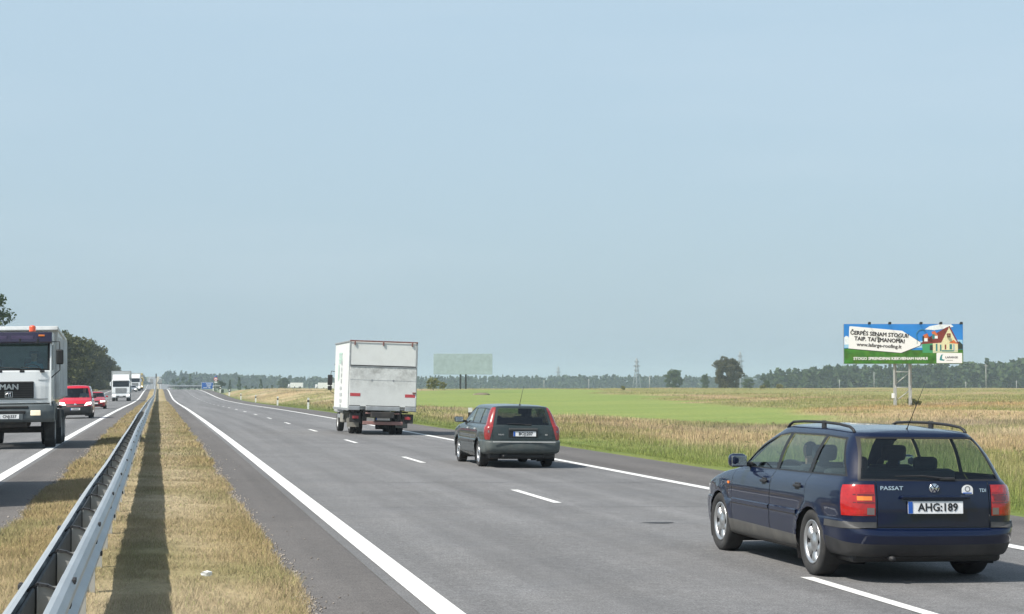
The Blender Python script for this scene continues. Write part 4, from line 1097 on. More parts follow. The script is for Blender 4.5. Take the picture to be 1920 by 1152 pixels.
mat('mark_green', (.50, .69, .60), .5)
mat('mark_grey', (.54, .57, .57), .5)
mat('reflector_red', (.48, .07, .08), .5)
mat('reflector_soft', (.40, .05, .055), .45)
mat('beacon', (.85, .10, .02), .2, coat=1.0)
mat('canvas', (.42, .44, .44), .8, var=.08, scale=3)
mat('lorry_yellow', (.55, .43, .16), .5)

def soot_mat():
    m, n, b = nodes_mat('lift_soot'); b.inputs['Roughness'].default_value = .55
    t = n.nodes.new('ShaderNodeTexCoord'); sp = n.nodes.new('ShaderNodeSeparateXYZ'); n.links.new(t.outputs['Object'], sp.inputs[0])
    def noise(sc, det): k = n.nodes.new('ShaderNodeTexNoise'); k.inputs['Scale'].default_value = sc; k.inputs['Detail'].default_value = det; k.inputs['Roughness'].default_value = .75; n.links.new(t.outputs['Object'], k.inputs['Vector']); return k.outputs[0]
    def mr(src, a, b_, lo, hi): k = n.nodes.new('ShaderNodeMapRange'); k.inputs[1].default_value = a; k.inputs[2].default_value = b_; k.inputs[3].default_value = lo; k.inputs[4].default_value = hi; n.links.new(src, k.inputs[0]); return k.outputs[0]
    def mul(a, b_): k = n.nodes.new('ShaderNodeMath'); k.operation = 'MULTIPLY'; n.links.new(a, k.inputs[0]); n.links.new(b_, k.inputs[1]); return k.outputs[0]
    f = mul(mr(sp.outputs[2], 1.45, 2.5, .15, 1.0), mr(noise(3.2, 9), .40, .68, 0, .75))
    mx = n.nodes.new('ShaderNodeMix'); mx.data_type = 'RGBA'; mx.inputs[6].default_value = (.70, .72, .70, 1); mx.inputs[7].default_value = (.17, .165, .15, 1)
    n.links.new(f, mx.inputs[0]); n.links.new(mx.outputs[2], b.inputs['Base Color'])
    return m
def truck_wheel(root, x, y, side, r=.42, w=.24, steel='galv', n=1):
    for k in range(n):
        wheel(root, (side * (x - k * (w + .04)), y, r), side, rad=r, wid=w, rim_r=r * .58, style='steel')

def box_truck():
    root = thing('box_truck', 'white box truck with soot-stained tail lift and red reflectors', 'truck')
    b = root
    hw = 1.27; zt = 3.46; zb = .90; Ly = 5.0
    bm = bmesh.new(); add_box(bm, (0, Ly / 2 + .04, (zt + zb) / 2), (2 * hw - .04, Ly - .06, zt - zb - .04), .04); box_o = link('box_body', bm_mesh('box_body', bm), 'box_white', b)
    for s in (1, -1):
        box('corner_post', 'galv', b, (s * (hw - .025), .02, (zt + zb) / 2), (.06, .06, zt - zb), .012)
        box('side_rail', 'galv', b, (s * (hw - .01), Ly / 2, zb + .02), (.05, Ly, .09), .01)
        box('roof_rail', 'galv', b, (s * (hw - .01), Ly / 2 + .02, zt - .02), (.045, Ly - .04, .06), .01)
    box('rear_header', 'rust_rail', b, (0, .0, zt - .005), (2 * hw, .08, .055), .01)
    box('upper_panel', 'box_white', b, (0, .012, 2.985), (2 * hw - .12, .03, .84), .006)
    for x in (-1.08, -.02, 1.06):
        box('header_bracket', 'rust_rail', b, (x, -.03, zt - .09), (.05, .05, .14), .01)
    box('panel_seam', 'rubber_trim', b, (0, .01, 2.545), (2 * hw - .1, .05, .035))
    pl = box('tail_lift', soot_mat(), b, (0, -.035, 1.78), (2 * hw - .05, .075, 1.48), .012)
    box('lift_edge', 'galv', pl, (0, -.045, 2.515), (2 * hw - .05, .09, .022), .005)
    for x in (-1.02, 1.02):
        box('reflector', 'reflector_red', pl, (x, -.075, 1.47), (.38, .006, .115))
    box('latch', 'rust_rail', pl, (1.17, -.09, 1.58), (.13, .04, .05), .01); box('latch_light', 'white_mark', pl, (1.23, -.09, 1.42), (.03, .03, .06), .01)
    box('lift_fold', 'galv', pl, (0, -.0745, 2.02), (2 * hw - .09, .004, .012))
    for x in (-.42, .38): box('lift_hinge', 'galv', pl, (x, -.078, 2.02), (.05, .012, .07), .004)
    # ledges along the foot of the lift
    for (x, w) in ((-1.04, .42), (0.02, 1.28), (1.05, .42)):
        lg = box('lift_ledge', 'galv', pl, (x, -.05, .975), (w, .11, .16), .02)
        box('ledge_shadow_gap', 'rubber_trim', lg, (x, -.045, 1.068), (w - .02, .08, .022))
    # chassis below
    ch = box('chassis', 'chassis', b, (0, 3.0, .74), (.86, 6.6, .22), .02)
    box('cross_bar', 'rust_bar', b, (.02, -.02, .80), (1.26, .06, .055), .01)
    for x in (-.62, .66): prism('lift_arm', 'chassis', b, [(-.02, .92), (.10, .92), (.30, .40), (.12, .36)], x - .07, x + .07)
    box('rear_beam', 'rust_bar', b, (.05, .08, .44), (1.5, .09, .13), .015)
    box('plate_holder', 'chassis', b, (.04, .02, .60), (.62, .05, .22), .01)
    plate(b, None, (.04, -.012, .60), .52, .11)
    for s in (1, -1):
        box('lamp_board', 'chassis', b, (s * .98, .12, .62), (.42, .12, .34), .02)
        tl = box('tail_lamp', 'reflector_soft', b, (s * .97, .045, .64), (.22, .04, .11), .012)
        box('wing', 'chassis', b, (s * .90, 1.75, .84), (.52, 1.0, .05), .02)
        box('mudflap', 'mudflap', b, (s * .92, 1.22, .42), (.46, .02, .34), .005)
        truck_wheel(b, .90, 1.75, s, .40, .22, n=2)
        truck_wheel(b, .92, 5.45, s, .40, .24)
        box('side_guard', 'galv', b, (s * 1.14, 3.5, .62), (.04, 1.9, .14), .01)
        box('side_guard', 'galv', b, (s * 1.14, 3.5, .84), (.04, 1.9, .06), .01)
    box('side_locker', 'mudflap', b, (-1.0, 3.0, .60), (.34, .8, .42), .03)
    tube('spare_wheel_carrier', 'tyre', b, [(-.1, .9, .34), (.3, .9, .34)], .15, 14)
    # marks painted on the left side: a green block, a tall green stroke and a column of grey marks
    X = -hw + .012
    def mk(y, z, w, h, m): box('side_mark', m, box_o, (X - .006, y, z), (.006, w, h))
    for i, w in enumerate((1.1, .95, 1.15, .9)): mk(3.0, 3.02 - i * .11, w, .075, 'mark_green')
    mk(3.55, 2.3, .16, .62, 'mark_green'); mk(3.3, 2.3, .05, .5, 'mark_green')
    for i, (z, w) in enumerate(((2.66, .35), (2.42, .3), (2.2, .25), (1.98, .25))): mk(2.55, z, w, .13, 'mark_grey'); mk(2.55, z - .02, w * .4, .16, 'mark_grey')
    for i, (z, w) in enumerate(((1.70, .7), (1.46, .85), (1.22, .75), (1.02, .6))):
        for k in range(3): mk(2.9 - .3 * k * w, z, .22 * w, .12, 'mark_grey')
    # cab
    cab = prism('cab', 'cab_white', b, [(5.1, .75), (6.75, .75), (6.85, 1.1), (6.75, 1.6), (6.2, 2.45), (5.6, 2.55), (5.1, 2.55)], -1.05, 1.05, 'x', .05)
    prism('windscreen', 'auto_glass_dark', cab, [(6.772, 1.62), (6.775, 1.65), (6.27, 2.42), (6.25, 2.40)], -.95, .95)
    for s in (1, -1):
        bm = bmesh.new(); add_box(bm, (s * 1.30, 6.25, 2.02), (.19, .09, .42), .03); add_tube(bm, [(s * 1.05, 6.3, 2.35), (s * 1.25, 6.3, 2.38), (s * 1.28, 6.25, 2.2)], .014, 6); add_tube(bm, [(s * 1.05, 6.3, 1.45), (s * 1.25, 6.3, 1.55), (s * 1.28, 6.25, 1.85)], .014, 6)
        m_ = link('cab_mirror', bm_mesh('cab_mirror', bm), 'black_plastic', b)
        box('mirror_wide', 'black_plastic', m_, (s * 1.30, 6.25, 1.70), (.17, .08, .17), .03)
    tube('cab_aerial', 'black_plastic', cab, [(-1.0, 6.1, 2.5), (-1.15, 6.2, 2.66), (-1.0, 6.5, 2.72)], .008, 5)
    return root
bt = box_truck(); on_road(bt, 8.12, 67.9, R(.8)); bt.rotation_euler[1] += R(1.0)

def bow(o, k=.15, w=1.2, n=7):
    """curve a straight cross-wise panel back towards its ends"""
    bm = bmesh.new(); bm.from_mesh(o.data)
    for i in range(1, n):
        for s in (1, -1): bmesh.ops.bisect_plane(bm, geom=bm.verts[:] + bm.edges[:] + bm.faces[:], plane_co=(s * w * (i / n) ** .6, 0, 0), plane_no=(1, 0, 0))
    for v in bm.verts: v.co.y -= k * (abs(v.co.x) / w) ** 5
    bm.to_mesh(o.data); bm.free()
def tipper():
    """faces +y; origin under the front axle"""
    root = thing('tipper_truck', 'white tipper truck with purple sun visor and orange beacon, cut by the picture edge', 'truck')
    b = root
    # cab shell from side profile, open at the windscreen
    cw = 1.14
    bm = bmesh.new()
    def shell(bm, pts, x):  # side walls
        vs_ = [bm.verts.new((x, y, z)) for y, z in pts]; bm.faces.new(vs_ if x > 0 else vs_[::-1])
    for s in (1, -1):
        # side wall pieces around the side window
        for pl in ([(-.45, 1.0), (1.22, 1.0), (1.30, 1.3), (1.26, 2.2), (-.45, 2.2)], [(-.45, 2.2), (-.1, 2.2), (-.1, 2.92), (-.45, 2.92)], [(1.26, 2.2), (1.13, 2.95), (.98, 2.95), (1.08, 2.2)], [(-.45, 2.92), (1.14, 2.92), (1.06, 3.22), (-.45, 3.28)]):
            p = prism('cab_side', 'cab_white', b, pl, s * (cw - .04), s * cw, 'x')
        q = prism('side_window', 'auto_glass_side', b, [(-.1, 2.2), (1.08, 2.2), (.98, 2.92), (-.1, 2.92)], s * (cw - .022), s * (cw - .016), 'x')
    bm.free()
    box('cab_back', 'cab_grey_panel', b, (0, -.45, 2.15), (2 * cw - .08, .04, 2.2)) if 'cab_grey_panel' in MATS else box('cab_back', 'steel_grey', b, (0, -.47, 2.15), (2 * cw - .1, .04, 2.2))
    prism('cab_roof', 'cab_white', b, [(-.46, 3.24), (1.02, 3.19), (1.10, 3.02), (1.07, 3.0), (.98, 3.14), (-.46, 3.2)], -cw + .03, cw - .03, 'x')
    fr = prism('cab_front', 'cab_white', b, [(1.20, 1.26), (1.33, 1.28), (1.345, 1.75), (1.31, 2.18), (1.24, 2.22), (1.18, 2.20)], -cw + .015, cw - .015, 'x', .02)
    prism('windscreen', 'auto_glass', b, [(1.262, 2.205), (1.268, 2.205), (1.115, 2.98), (1.109, 2.98)], -cw + .06, cw - .06, 'x')
    for s in (1, -1):
        prism('screen_pillar', 'rubber_trim', b, [(1.25, 2.2), (1.285, 2.2), (1.128, 2.98), (1.09, 2.98)], s * (cw - .10), s * (cw - .02), 'x')
    box('screen_seal', 'rubber_trim', b, (0, 1.275, 2.225), (2 * cw - .1, .03, .03), .008)
    # visor
    vz = prism('sun_visor', 'visor_purple', b, [(1.09, 2.93), (1.33, 2.96), (1.36, 3.0), (1.24, 3.27), (1.0, 3.28)], -cw - .02, cw + .02, 'x', .015)
    for x in (-.78, -.30, .30, .78): box('visor_bracket', 'rubber_trim', vz, (x, 1.335, 3.02), (.05, .04, .13), .01)
    for s in (1, -1): box('marker_lamp', 'lens_amber', vz, (s * .88, 1.30, 3.17), (.17, .03, .05), .012)
    for x in (-.36, .36): box('visor_panel', 'mark_purple', vz, (x, 1.315, 3.12), (.6, .015, .09), .01)
    # grille with slats, letters and badge
    g = box('grille', 'rubber_trim', fr, (0, 1.335, 1.655), (1.34, .05, .47), .02)
    for i in range(7): box('grille_slat', 'black_plastic', g, (0, 1.368, 1.46 + i * .065), (1.28, .03, .018), .004)
    lettering('maker_letters', 'MAN', .21, 'chrome', fr, (0, 1.40, 1.735), rot=(math.pi / 2, 0, math.pi), fat=.016, sx=1.12, extrude=.006)
    bd = bpy.data.objects.new('maker_badge', None); COL.objects.link(bd); bd.parent = root; bd.location = (0, 1.392, 1.53)
    for (x, z, w, h) in ((0, .075, .20, .016), (0, -.075, .20, .016), (-.10, 0, .016, .16), (.10, 0, .016, .16)): box('badge_bar', 'chrome', bd, (x, 0, z), (w, .012, h))
    bm = bmesh.new(); add_tube(bm, [(.085, 0, .0), (.03, 0, .035), (-.02, 0, .03), (-.06, 0, .05)], [.016, .022, .02, .012], 6)
    for x0, x1 in ((.05, .07), (.015, -.0), (-.03, -.05)): add_tube(bm, [(x0, 0, .02), (x1, 0, -.055)], .009, 5)
    link('badge_lion', bm_mesh('badge_lion', bm), 'chrome', bd)
    box('front_flap_line', 'rubber_trim', fr, (0, 1.338, 1.395), (2.1, .02, .012))
    for s in (1, -1): box('corner_line', 'steel_grey', fr, (s * .93, 1.338, 1.93), (.28, .012, .014))
    # bumper
    bp = prism('front_bumper', 'bumper_grey', b, [(.95, .74), (1.30, .76), (1.40, .84), (1.43, 1.05), (1.38, 1.24), (1.2, 1.27), (.95, 1.25)], -1.22, 1.22, 'x', .03)
    box('bumper_slot', 'rubber_trim', bp, (0, 1.405, 1.17), (1.05, .05, .07), .02)
    box('bumper_slot', 'rubber_trim', bp, (0, 1.42, 1.03), (.9, .04, .09), .02)
    box('plate_pocket', 'bumper_grey', bp, (0, 1.43, .90), (.78, .03, .18), .015)
    plate(bp, 'CNJ:337', (0, 1.452, .915), .56, .125, tsize=.11, facing=1)
    for s in (1, -1):
        hl = box('headlamp', 'lamp_warm', bp, (s * .72, 1.405, 1.01), (.28, .06, .15), .02)
        box('headlamp_rim', 'rubber_trim', hl, (s * .70, 1.385, 1.01), (.37, .05, .235), .02)
        box('indicator', 'lens_red', bp, (s * 1.05, 1.38, 1.01), (.09, .05, .17), .015)
        for k in (-.35, -.22): box('bolt_cap', 'rubber_trim', bp, (s * (.5 + k), 1.425, 1.17), (.03, .02, .03), .008)
    for o in root.children_recursive if hasattr(root, 'children_recursive') else root.children:
        if o.type == 'MESH' and o.name.split('.')[0] in ('cab_front', 'sun_visor', 'windscreen', 'screen_pillar', 'front_bumper', 'indicator', 'screen_seal', 'corner_line', 'front_flap_line', 'headlamp', 'headlamp_rim', 'marker_lamp') and o.data.users == 1: bow(o)
    # wipers, mirrors, beacon
    for (x0, x1) in ((.25, .85), (-.35, .25), (-.9, -.32)):
        wp = tube('wiper', 'rubber_trim', b, [(x0, 1.30, 2.16), (x0 + .05, 1.29, 2.25), (x1, 1.275, 2.29)], [.02, .012, .008], 6)
        box('wiper_pivot', 'rubber_trim', wp, (x0, 1.30, 2.17), (.13, .05, .06), .015)
    for s in (1, -1):
        bm = bmesh.new(); add_tube(bm, [(s * 1.13, 1.0, 3.0), (s * 1.36, 1.1, 3.0), (s * 1.37, 1.12, 2.75)], .014, 6); add_tube(bm, [(s * 1.13, 1.1, 1.98), (s * 1.2, 1.12, 2.05), (s * 1.37, 1.12, 2.2), (s * 1.37, 1.12, 2.4)], .016, 6)
        a = link('mirror_arm', bm_mesh('mirror_arm', bm, True), 'rubber_trim', b)
        box('cab_mirror', 'rubber_trim', a, (s * 1.37, 1.12, 2.57), (.20, .11, .42), .04)
        box('step_well', 'rubber_trim', b, (s * 1.10, .45, 1.05), (.16, 1.5, .55), .04)
        wg = prism('front_wing', 'bumper_grey', b, [(-.62, .75), (-.5, 1.12), (.5, 1.12), (.9, .8), (.9, 1.24), (-.62, 1.24)], s * .80, s * 1.20, 'x')
        truck_wheel(b, 1.04, 0, s, .51, .30)
        truck_wheel(b, 1.08, -3.1, s, .51, .28, n=2); truck_wheel(b, 1.08, -4.45, s, .51, .28, n=2)
        box('rear_wing', 'rubber_trim', b, (s * .97, -3.75, 1.12), (.56, 2.6, .05), .02)
    bc = lathe('beacon', 'beacon', b, [(.095, 0), (.095, .11), (.085, .15), (.05, .17), (.0005, .175)], 20, 'z', (-.60, .78, 3.30))
    lathe('beacon_base', 'rubber_trim', bc, [(.0005, .0), (.10, 0), (.10, .045), (.0005, .045)], 20, 'z', (-.60, .78, 3.24))
    # cabin
    box('cab_floor', 'cabin', b, (0, .4, 1.55), (2.1, 1.5, .2)); box('dashboard', 'cabin', b, (0, .98, 2.07), (2.05, .36, .22), .06)
    for x in (-.58, .58): seat(b, (x, .25, 1.72), .55, back=.72, m='cabin_grey')
    st = lathe('steering_wheel', 'cabin', b, [(.22 + .016 * math.cos(a), .016 * math.sin(a)) for a in np.linspace(0, 2 * math.pi, 9)[:-1]], 28, 'y', closed=True)
    st.location = (-.58, .72, 2.22); st.rotation_euler = (R(-50), 0, 0)
    # chassis and tipper body
    box('chassis', 'chassis', b, (0, -2.2, .92), (.9, 6.6, .30), .03); box('axle', 'chassis', b, (0, 0, .52), (1.9, .18, .18), .05)
    box('engine_sump', 'chassis', b, (0, .5, .85), (1.0, 1.3, .5), .08)
    tank = box('fuel_tank', 'galv', b, (1.0, -1.6, .80), (.5, 1.0, .55), .1)
    box('battery_box', 'chassis', b, (-1.0, -1.6, .80), (.5, .9, .55), .04)
    y0, y1 = -.72, -5.3
    tb = box('tipper_floor', 'steel_grey', b, (0, (y0 + y1) / 2, 1.42), (2.3, y0 - y1, .14), .02)
    for s in (1, -1):
        sd = prism('tipper_side', 'tipper_white', b, [(y0, 1.42), (y1, 1.42), (y1, 3.20), (y0, 3.40)], s * 1.17, s * 1.22, 'x')
        for y in np.linspace(y0 - .08, y1 + .08, 6): box('side_rib', 'tipper_white', sd, (s * 1.24, y, 2.30), (.06, .10, 1.74), .01)
        prism('top_rim', 'tipper_white', sd, [(y0 + .02, 3.35), (y1, 3.15), (y1, 3.24), (y0 + .02, 3.44)], s * 1.15, s * 1.255, 'x', .012)
    hb = box('tipper_headboard', 'tipper_white', b, (0, y0 - .02, 2.38), (2.42, .05, 1.98), .01)
    prism('cab_guard', 'tipper_white', b, [(y0 - .02, 3.34), (-.15, 3.38), (-.15, 3.48), (y0 - .02, 3.45)], -1.25, 1.25, 'x', .01)
    box('tailboard', 'tipper_white', b, (0, y1 + .02, 2.28), (2.40, .06, 1.8), .01)
    return root
mat('mark_purple', (.07, .055, .11), .3)
mat('lamp_warm', (.85, .80, .66), .2, emit=(1.0, .80, .50), es=.35)
tp = tipper(); TX, TY = -4.06, 54.4
on_road(tp, TX, TY, math.pi)
seated_person((TX + .58, TY - .30, float(zsurf(TX, TY)) + 1.80), math.pi, 'driver of the white tipper truck behind the steering wheel', 'shirt_blue')
seated_person((TX - .58, TY - .28, float(zsurf(TX, TY)) + 1.80), math.pi, 'passenger in grey beside the driver of the tipper truck', 'shirt_grey')
# the lorry just outside the frame whose shadow lies across the verge
t2 = copy_tree(tp); t2['label'] = 'tipper truck ahead of the first, outside the picture, only its shadow in view'
t2.location = (-4.5, 29.0, float(zsurf(-4.5, 29.0)))

def lorry(name, label, cabm, boxm, height=4.1, loc=(0, 0), lamps=True, deflector=True, length=9.0, glass='auto_glass_dark', top=None, rz=math.pi):
    root = thing(name, label, 'truck'); b = root
    cab = prism('cab', cabm, b, [(-.6, .9), (1.35, .9), (1.40, 1.2), (1.30, 1.95), (1.12, 2.75), (.9, 2.95), (-.6, 3.0)], -1.2, 1.2, 'x', .05)
    prism('windscreen', glass, cab, [(1.318, 1.98), (1.325, 1.98), (1.145, 2.72), (1.138, 2.72)], -1.08, 1.08, 'x')
    if deflector: prism('roof_deflector', cabm, b, [(.85, 2.95), (.45, 3.55), (-.5, 3.7), (-.5, 2.98)], -1.1, 1.1, 'x', .05)
    box('sun_visor', 'rubber_trim', cab, (0, 1.22, 2.80), (2.2, .2, .06), .015)
    g = box('grille', 'steel_grey', cab, (0, 1.385, 1.45), (1.5, .05, .72), .02)
    for i in range(4): box('grille_slat', 'rubber_trim', g, (0, 1.405, 1.2 + i * .16), (1.42, .03, .035))
    bp = box('front_bumper', cabm, b, (0, 1.28, .72), (2.44, .34, .46), .06)
    box('bumper_intake', 'rubber_trim', bp, (0, 1.44, .62), (1.3, .04, .2), .02); plate(bp, None, (0, 1.47, .72), facing=1)
    for s in (1, -1):
        box('headlamp', 'lamp_on' if lamps else 'lens_clear', bp, (s * .92, 1.44, .82), (.34, .05, .18), .03)
        bm = bmesh.new(); add_box(bm, (s * 1.38, 1.15, 2.35), (.20, .14, .55), .05); add_tube(bm, [(s * 1.18, 1.1, 2.7), (s * 1.38, 1.12, 2.7)], .03, 6); link('cab_mirror', bm_mesh('cab_mirror', bm), cabm, b)
        truck_wheel(b, 1.06, 0, s, .50, .30); truck_wheel(b, 1.06, -length + 2.2, s, .50, .28, n=2)
        box('side_skirt', 'grey_plastic', b, (s * 1.1, -length / 2, .8), (.06, length - 5.2, .5), .02)
    box('chassis', 'chassis', b, (0, -length / 2 + .6, .9), (.9, length - 1, .25))
    bo = box('cargo_box', boxm, b, (0, -length / 2 - .2, (height + 1.1) / 2), (2.55, length - 1.0, height - 1.1), .03)
    box('box_frame', 'galv', bo, (0, -.72, height - .06), (2.58, .06, .12), .02)
    for s in (1, -1): box('box_frame', 'galv', bo, (s * 1.25, -.715, (height + 1.1) / 2), (.09, .06, height - 1.2), .02)
    if top: box('roof_spoiler', top, b, (0, .2, 3.75), (2.3, .8, .5), .08)
    on_road(root, loc[0], loc[1], rz)
    return root
lorry('lorry', 'white cab-over lorry with tall grey box behind the red cars', 'cab_white', 'canvas', 4.15, (-4.95, 258.0))
lorry('lorry', 'white lorry far up the road behind the silver car', 'cab_white', 'box_white', 3.95, (-5.0, 412.0))
lorry('lorry', 'far lorry with yellow roof spoiler at the top of the rise', 'lorry_yellow', 'steel_grey', 3.9, (-4.75, 452.0), top='lorry_yellow', deflector=False)
# ------------------------------------------------------------------ guard rail in the median
mat('zinc', (.43, .465, .49), .45, .3, var=.10, scale=1.5, dirt=((.30, .31, .32), .5, 3))
mat('zinc_post', (.46, .47, .46), .6, .3, dirt=((.32, .30, .26), .5, 6))
mat('bolt_dark', (.04, .04, .042), .6)
GX = -.565
gr = thing('guard_rail', 'double-sided galvanised steel guard rail running along the grassy median', 'guard rail', (GX, 0, 0))
PROF = [(.085, .757), (.105, .755), (.130, .738), (.152, .70), (.152, .672), (.112, .638), (.112, .565), (.152, .530), (.152, .502), (.130, .462), (.105, .447), (.085, .442)]
def beam_mesh(s, y0, y1, thick=.004, n=3, seed=0):
    rs = random.Random(seed); V = []; F = []; k = len(PROF)
    for i in range(n):
        y = y0 + (y1 - y0) * i / (n - 1)
        dx = (vnoise(np.array([y / 9.0]), np.array([s * 3.0]), 77)[0] - .5) * .05 ; dz = (vnoise(np.array([y / 12.0]), np.array([s * 5.0]), 78)[0] - .5) * .04
        for t in (0, thick):
            for (px, pz) in PROF: V.append((s * (px - t) + dx, y, pz - .0 + dz + float(zroad(y)) + .04))
    for i in range(n - 1):
        a, b = i * 2 * k, (i + 1) * 2 * k
        for j in range(k - 1):
            q = (a + j, b + j, b + j + 1, a + j + 1); F.append(q if s < 0 else q[::-1])
            q = (a + k + j, b + k + j, b + k + j + 1, a + k + j + 1); F.append(q[::-1] if s < 0 else q)
        F.append((a, a + k, b + k, b)); F.append((a + k - 1, b + k - 1, b + 2 * k - 1, a + 2 * k - 1))
    me = mesh_from('beam', V, F)
    return me
Y0 = 2.0
for k in range(0, 36):
    ya = Y0 + 4 * k; yb = ya + 4.12
    for s in (1, -1):
        bo = link('beam', beam_mesh(s, ya, yb, .004 + .0015 * (k % 2), seed=k), 'zinc', gr)
        if k < 16:
            bm = bmesh.new(); y = ya + 4.06
            dx = (vnoise(np.array([y / 9.0]), np.array([s * 3.0]), 77)[0] - .5) * .05; dz = (vnoise(np.array([y / 12.0]), np.array([s * 5.0]), 78)[0] - .5) * .04 + .04
            for (px, pz) in ((.136, .728), (.150, .512), (.112, .60)):
                for dy in (-.05, .04): add_box(bm, (s * (px + .006) + dx, y + dy, pz + dz), (.02, .028, .028), .004)
            tag(link('splice_bolt', bm_mesh('splice_bolt', bm), 'bolt_dark', bo), kind='stuff')
def post_mesh():
    bm = bmesh.new()
    add_box(bm, (0, 0, .33), (.10, .006, .78)); add_box(bm, (.05, 0, .33), (.006, .055, .78)); add_box(bm, (-.05, 0, .33), (.006, .055, .78))
    return bm_mesh('post', bm)
def bracket_mesh():
    bm = bmesh.new(); pts = [(-.10, 0, .70), (-.05, 0, .735), (0, 0, .725), (.05, 0, .70), (.085, 0, .62), (.085, 0, .52)]
    for a, b in zip(pts[:-1], pts[1:]):
        a, b = Vector(a), Vector(b); d = b - a
        add_box(bm, (a + b) / 2, (d.length + .012, .05, .012), 0, Matrix.Rotation(-math.atan2(d.z, d.x), 3, 'Y'))
    return bm_mesh('bracket', bm)
pm, bkm = post_mesh(), bracket_mesh()
mat('inner_shade', (.045, .05, .05), .7, var=.2, scale=3)  # near-black sheets added between the beams, standing in for the shade inside
def shade_mesh():
    bm = bmesh.new(); add_box(bm, (-.068, 1.0, .60), (.022, 1.78, .25), .01); return bm_mesh('shade_plate', bm)
spm = shade_mesh()
for k in range(0, 72):
    y = Y0 + .06 + 2 * k
    p = link('post', pm, 'zinc_post', gr, (0, y, float(zroad(y)) + .03))
    if k < 36: link('bracket', bkm, 'bolt_dark', p); link('shade_plate', spm, 'inner_shade', p)
# the far run of the same rail, too small to tell sections apart
def far_rail():
    V = []; F = []
    def addm(me, off=(0, 0, 0)):
        b = len(V); V.extend([(v.co.x + off[0], v.co.y + off[1], v.co.z + off[2]) for v in me.vertices]); F.extend([tuple(b + i for i in p.vertices) for p in me.polygons])
    y = Y0 + 4 * 36
    for s in (1, -1): addm(beam_mesh(s, y, 900, n=120))
    while y < 560:
        addm(pm, (0, y, float(zroad(y)) + .03)); y += 4
    return mesh_from('far_rail', V, F)
tag(link('rail_run', far_rail(), 'zinc', gr), kind='stuff')
# rail across the far side of the rise
cr = thing('guard_rail', 'short grey guard rail across the top of the rise before the blue sign', 'guard rail', (0, 556, 0))
z0 = float(zroad(556))
for (nm, z, h, mm) in (('beam', .62, .32, 'zinc'), ('beam_shade', .22, .22, 'dark_metal')):  # second entry: the dark shadow below the beam, built as a bar
    box(nm, mm, cr, (10.5, 0, z0 + z + .55), (15.5, .08, h), .03)
for x in np.arange(3.5, 18, 2.0): box('post', 'zinc_post', cr, (x, .08, z0 + .4), (.1, .06, 1.4))

# ------------------------------------------------------------------ delineator posts
mat('post_white', (.80, .80, .78), .55, dirt=((.45, .44, .40), .4, 5))
def delineator():
    root = thing('delineator_post', '', 'post')
    prism('shaft', 'post_white', root, [(-.09, -.05), (.09, -.05), (.07, .05), (-.07, .05)], -.2, .66, 'z')
    prism('black_band', 'ink', root, [(-.091, -.051), (.091, -.051), (.071, .051), (-.071, .051)], .66, .86, 'z')
    prism('cap', 'post_white', root, [(-.09, -.05), (.09, -.05), (.07, .05), (-.07, .05)], .86, 1.05, 'z')
    box('reflector', 'lens_smoke', root, (0, -.055, .76), (.05, .01, .14), .003)
    return root
dl = delineator()
ordn = ['white delineator post showing beside the roof of the grey green estate', 'white delineator post standing just left of the box truck', 'second white delineator post from the box truck', 'third white delineator post from the box truck', 'fourth white delineator post from the box truck', 'fifth white delineator post from the box truck', 'sixth white delineator post from the box truck', 'small far white delineator post nearest the blue road sign']
for i, y in enumerate((76.4, 161.7, 203.8, 249.8, 294.8, 343.6, 394.0, 444.0)):
    d = dl if i == 0 else copy_tree(dl)
    x = 12.9; d.location = (x, y, float(zroad(y)) + float(cross(12.4)) - .1); d.rotation_euler = (0, R(random.uniform(-2, 2)), 0); d['label'] = ordn[i]; d['group'] = 'delineator posts along the right shoulder'
    if i >= 5: d.scale = (1.5, 1.5, 1.15)

# ------------------------------------------------------------------ road signs
mat('sign_blue', (.02, .13, .45), .4); mat('sign_white', (.8, .8, .8), .4); mat('sign_back', (.36, .38, .39), .5, .4)
mat('sign_red', (.55, .02, .03), .4)
def zg(x, y): return float(zground(np.array([x]), np.array([y]))[0])
sg = thing('direction_sign', 'blue motorway direction sign with white writing at the top of the rise', 'road sign', (13.5, 520, -.12))
pn = box('sign_panel', 'sign_blue', sg, (0, 0, 1.35), (3.1, .06, 1.75), .02)
box('sign_border', 'sign_white', pn, (0, .01, 1.35), (3.2, .05, 1.85), .02)
for (x, z, w, h) in ((-.85, 1.55, .35, .7), (.35, 1.85, 1.5, .16), (.45, 1.5, 1.3, .14), (.3, 1.2, 1.0, .14), (-.55, .78, 1.2, .12), (.55, .8, .5, .2)): box('sign_mark', 'sign_white' if w > .4 else 'plate_blue', pn, (x, -.034, z), (w, .01, h))
for x in (-1.1, 1.1): box('sign_post', 'zinc_post', sg, (x, .08, .5), (.1, .08, 1.8))
sg2 = thing('round_sign', 'round red-rimmed sign with white plate below on a roadside post', 'road sign', (14.6, 480, .55))
box('sign_post', 'zinc_post', sg2, (0, .05, 1.35), (.09, .09, 3.2))
d_ = lathe('sign_disc', 'sign_red', sg2, [(.0005, -.02), (.5, -.02), (.5, .02), (.0005, .02)], 24, 'y', (0, -.03, 2.35))
lathe('disc_field', 'sign_white', d_, [(.0005, -.03), (.37, -.03)], 24, 'y', (0, -.03, 2.35))
for x, m in ((-.13, 'ink'), (.13, 'sign_red')): box('disc_mark', m, d_, (x, -.068, 2.33), (.15, .01, .24), .02)
box('plate', 'sign_white', sg2, (0, -.03, 1.62), (.75, .03, .36), .01); lathe('upper_disc', 'sign_blue', sg2, [(.0005, -.02), (.28, -.02), (.28, .02), (.0005, .02)], 20, 'y', (0, -.02, 3.05))
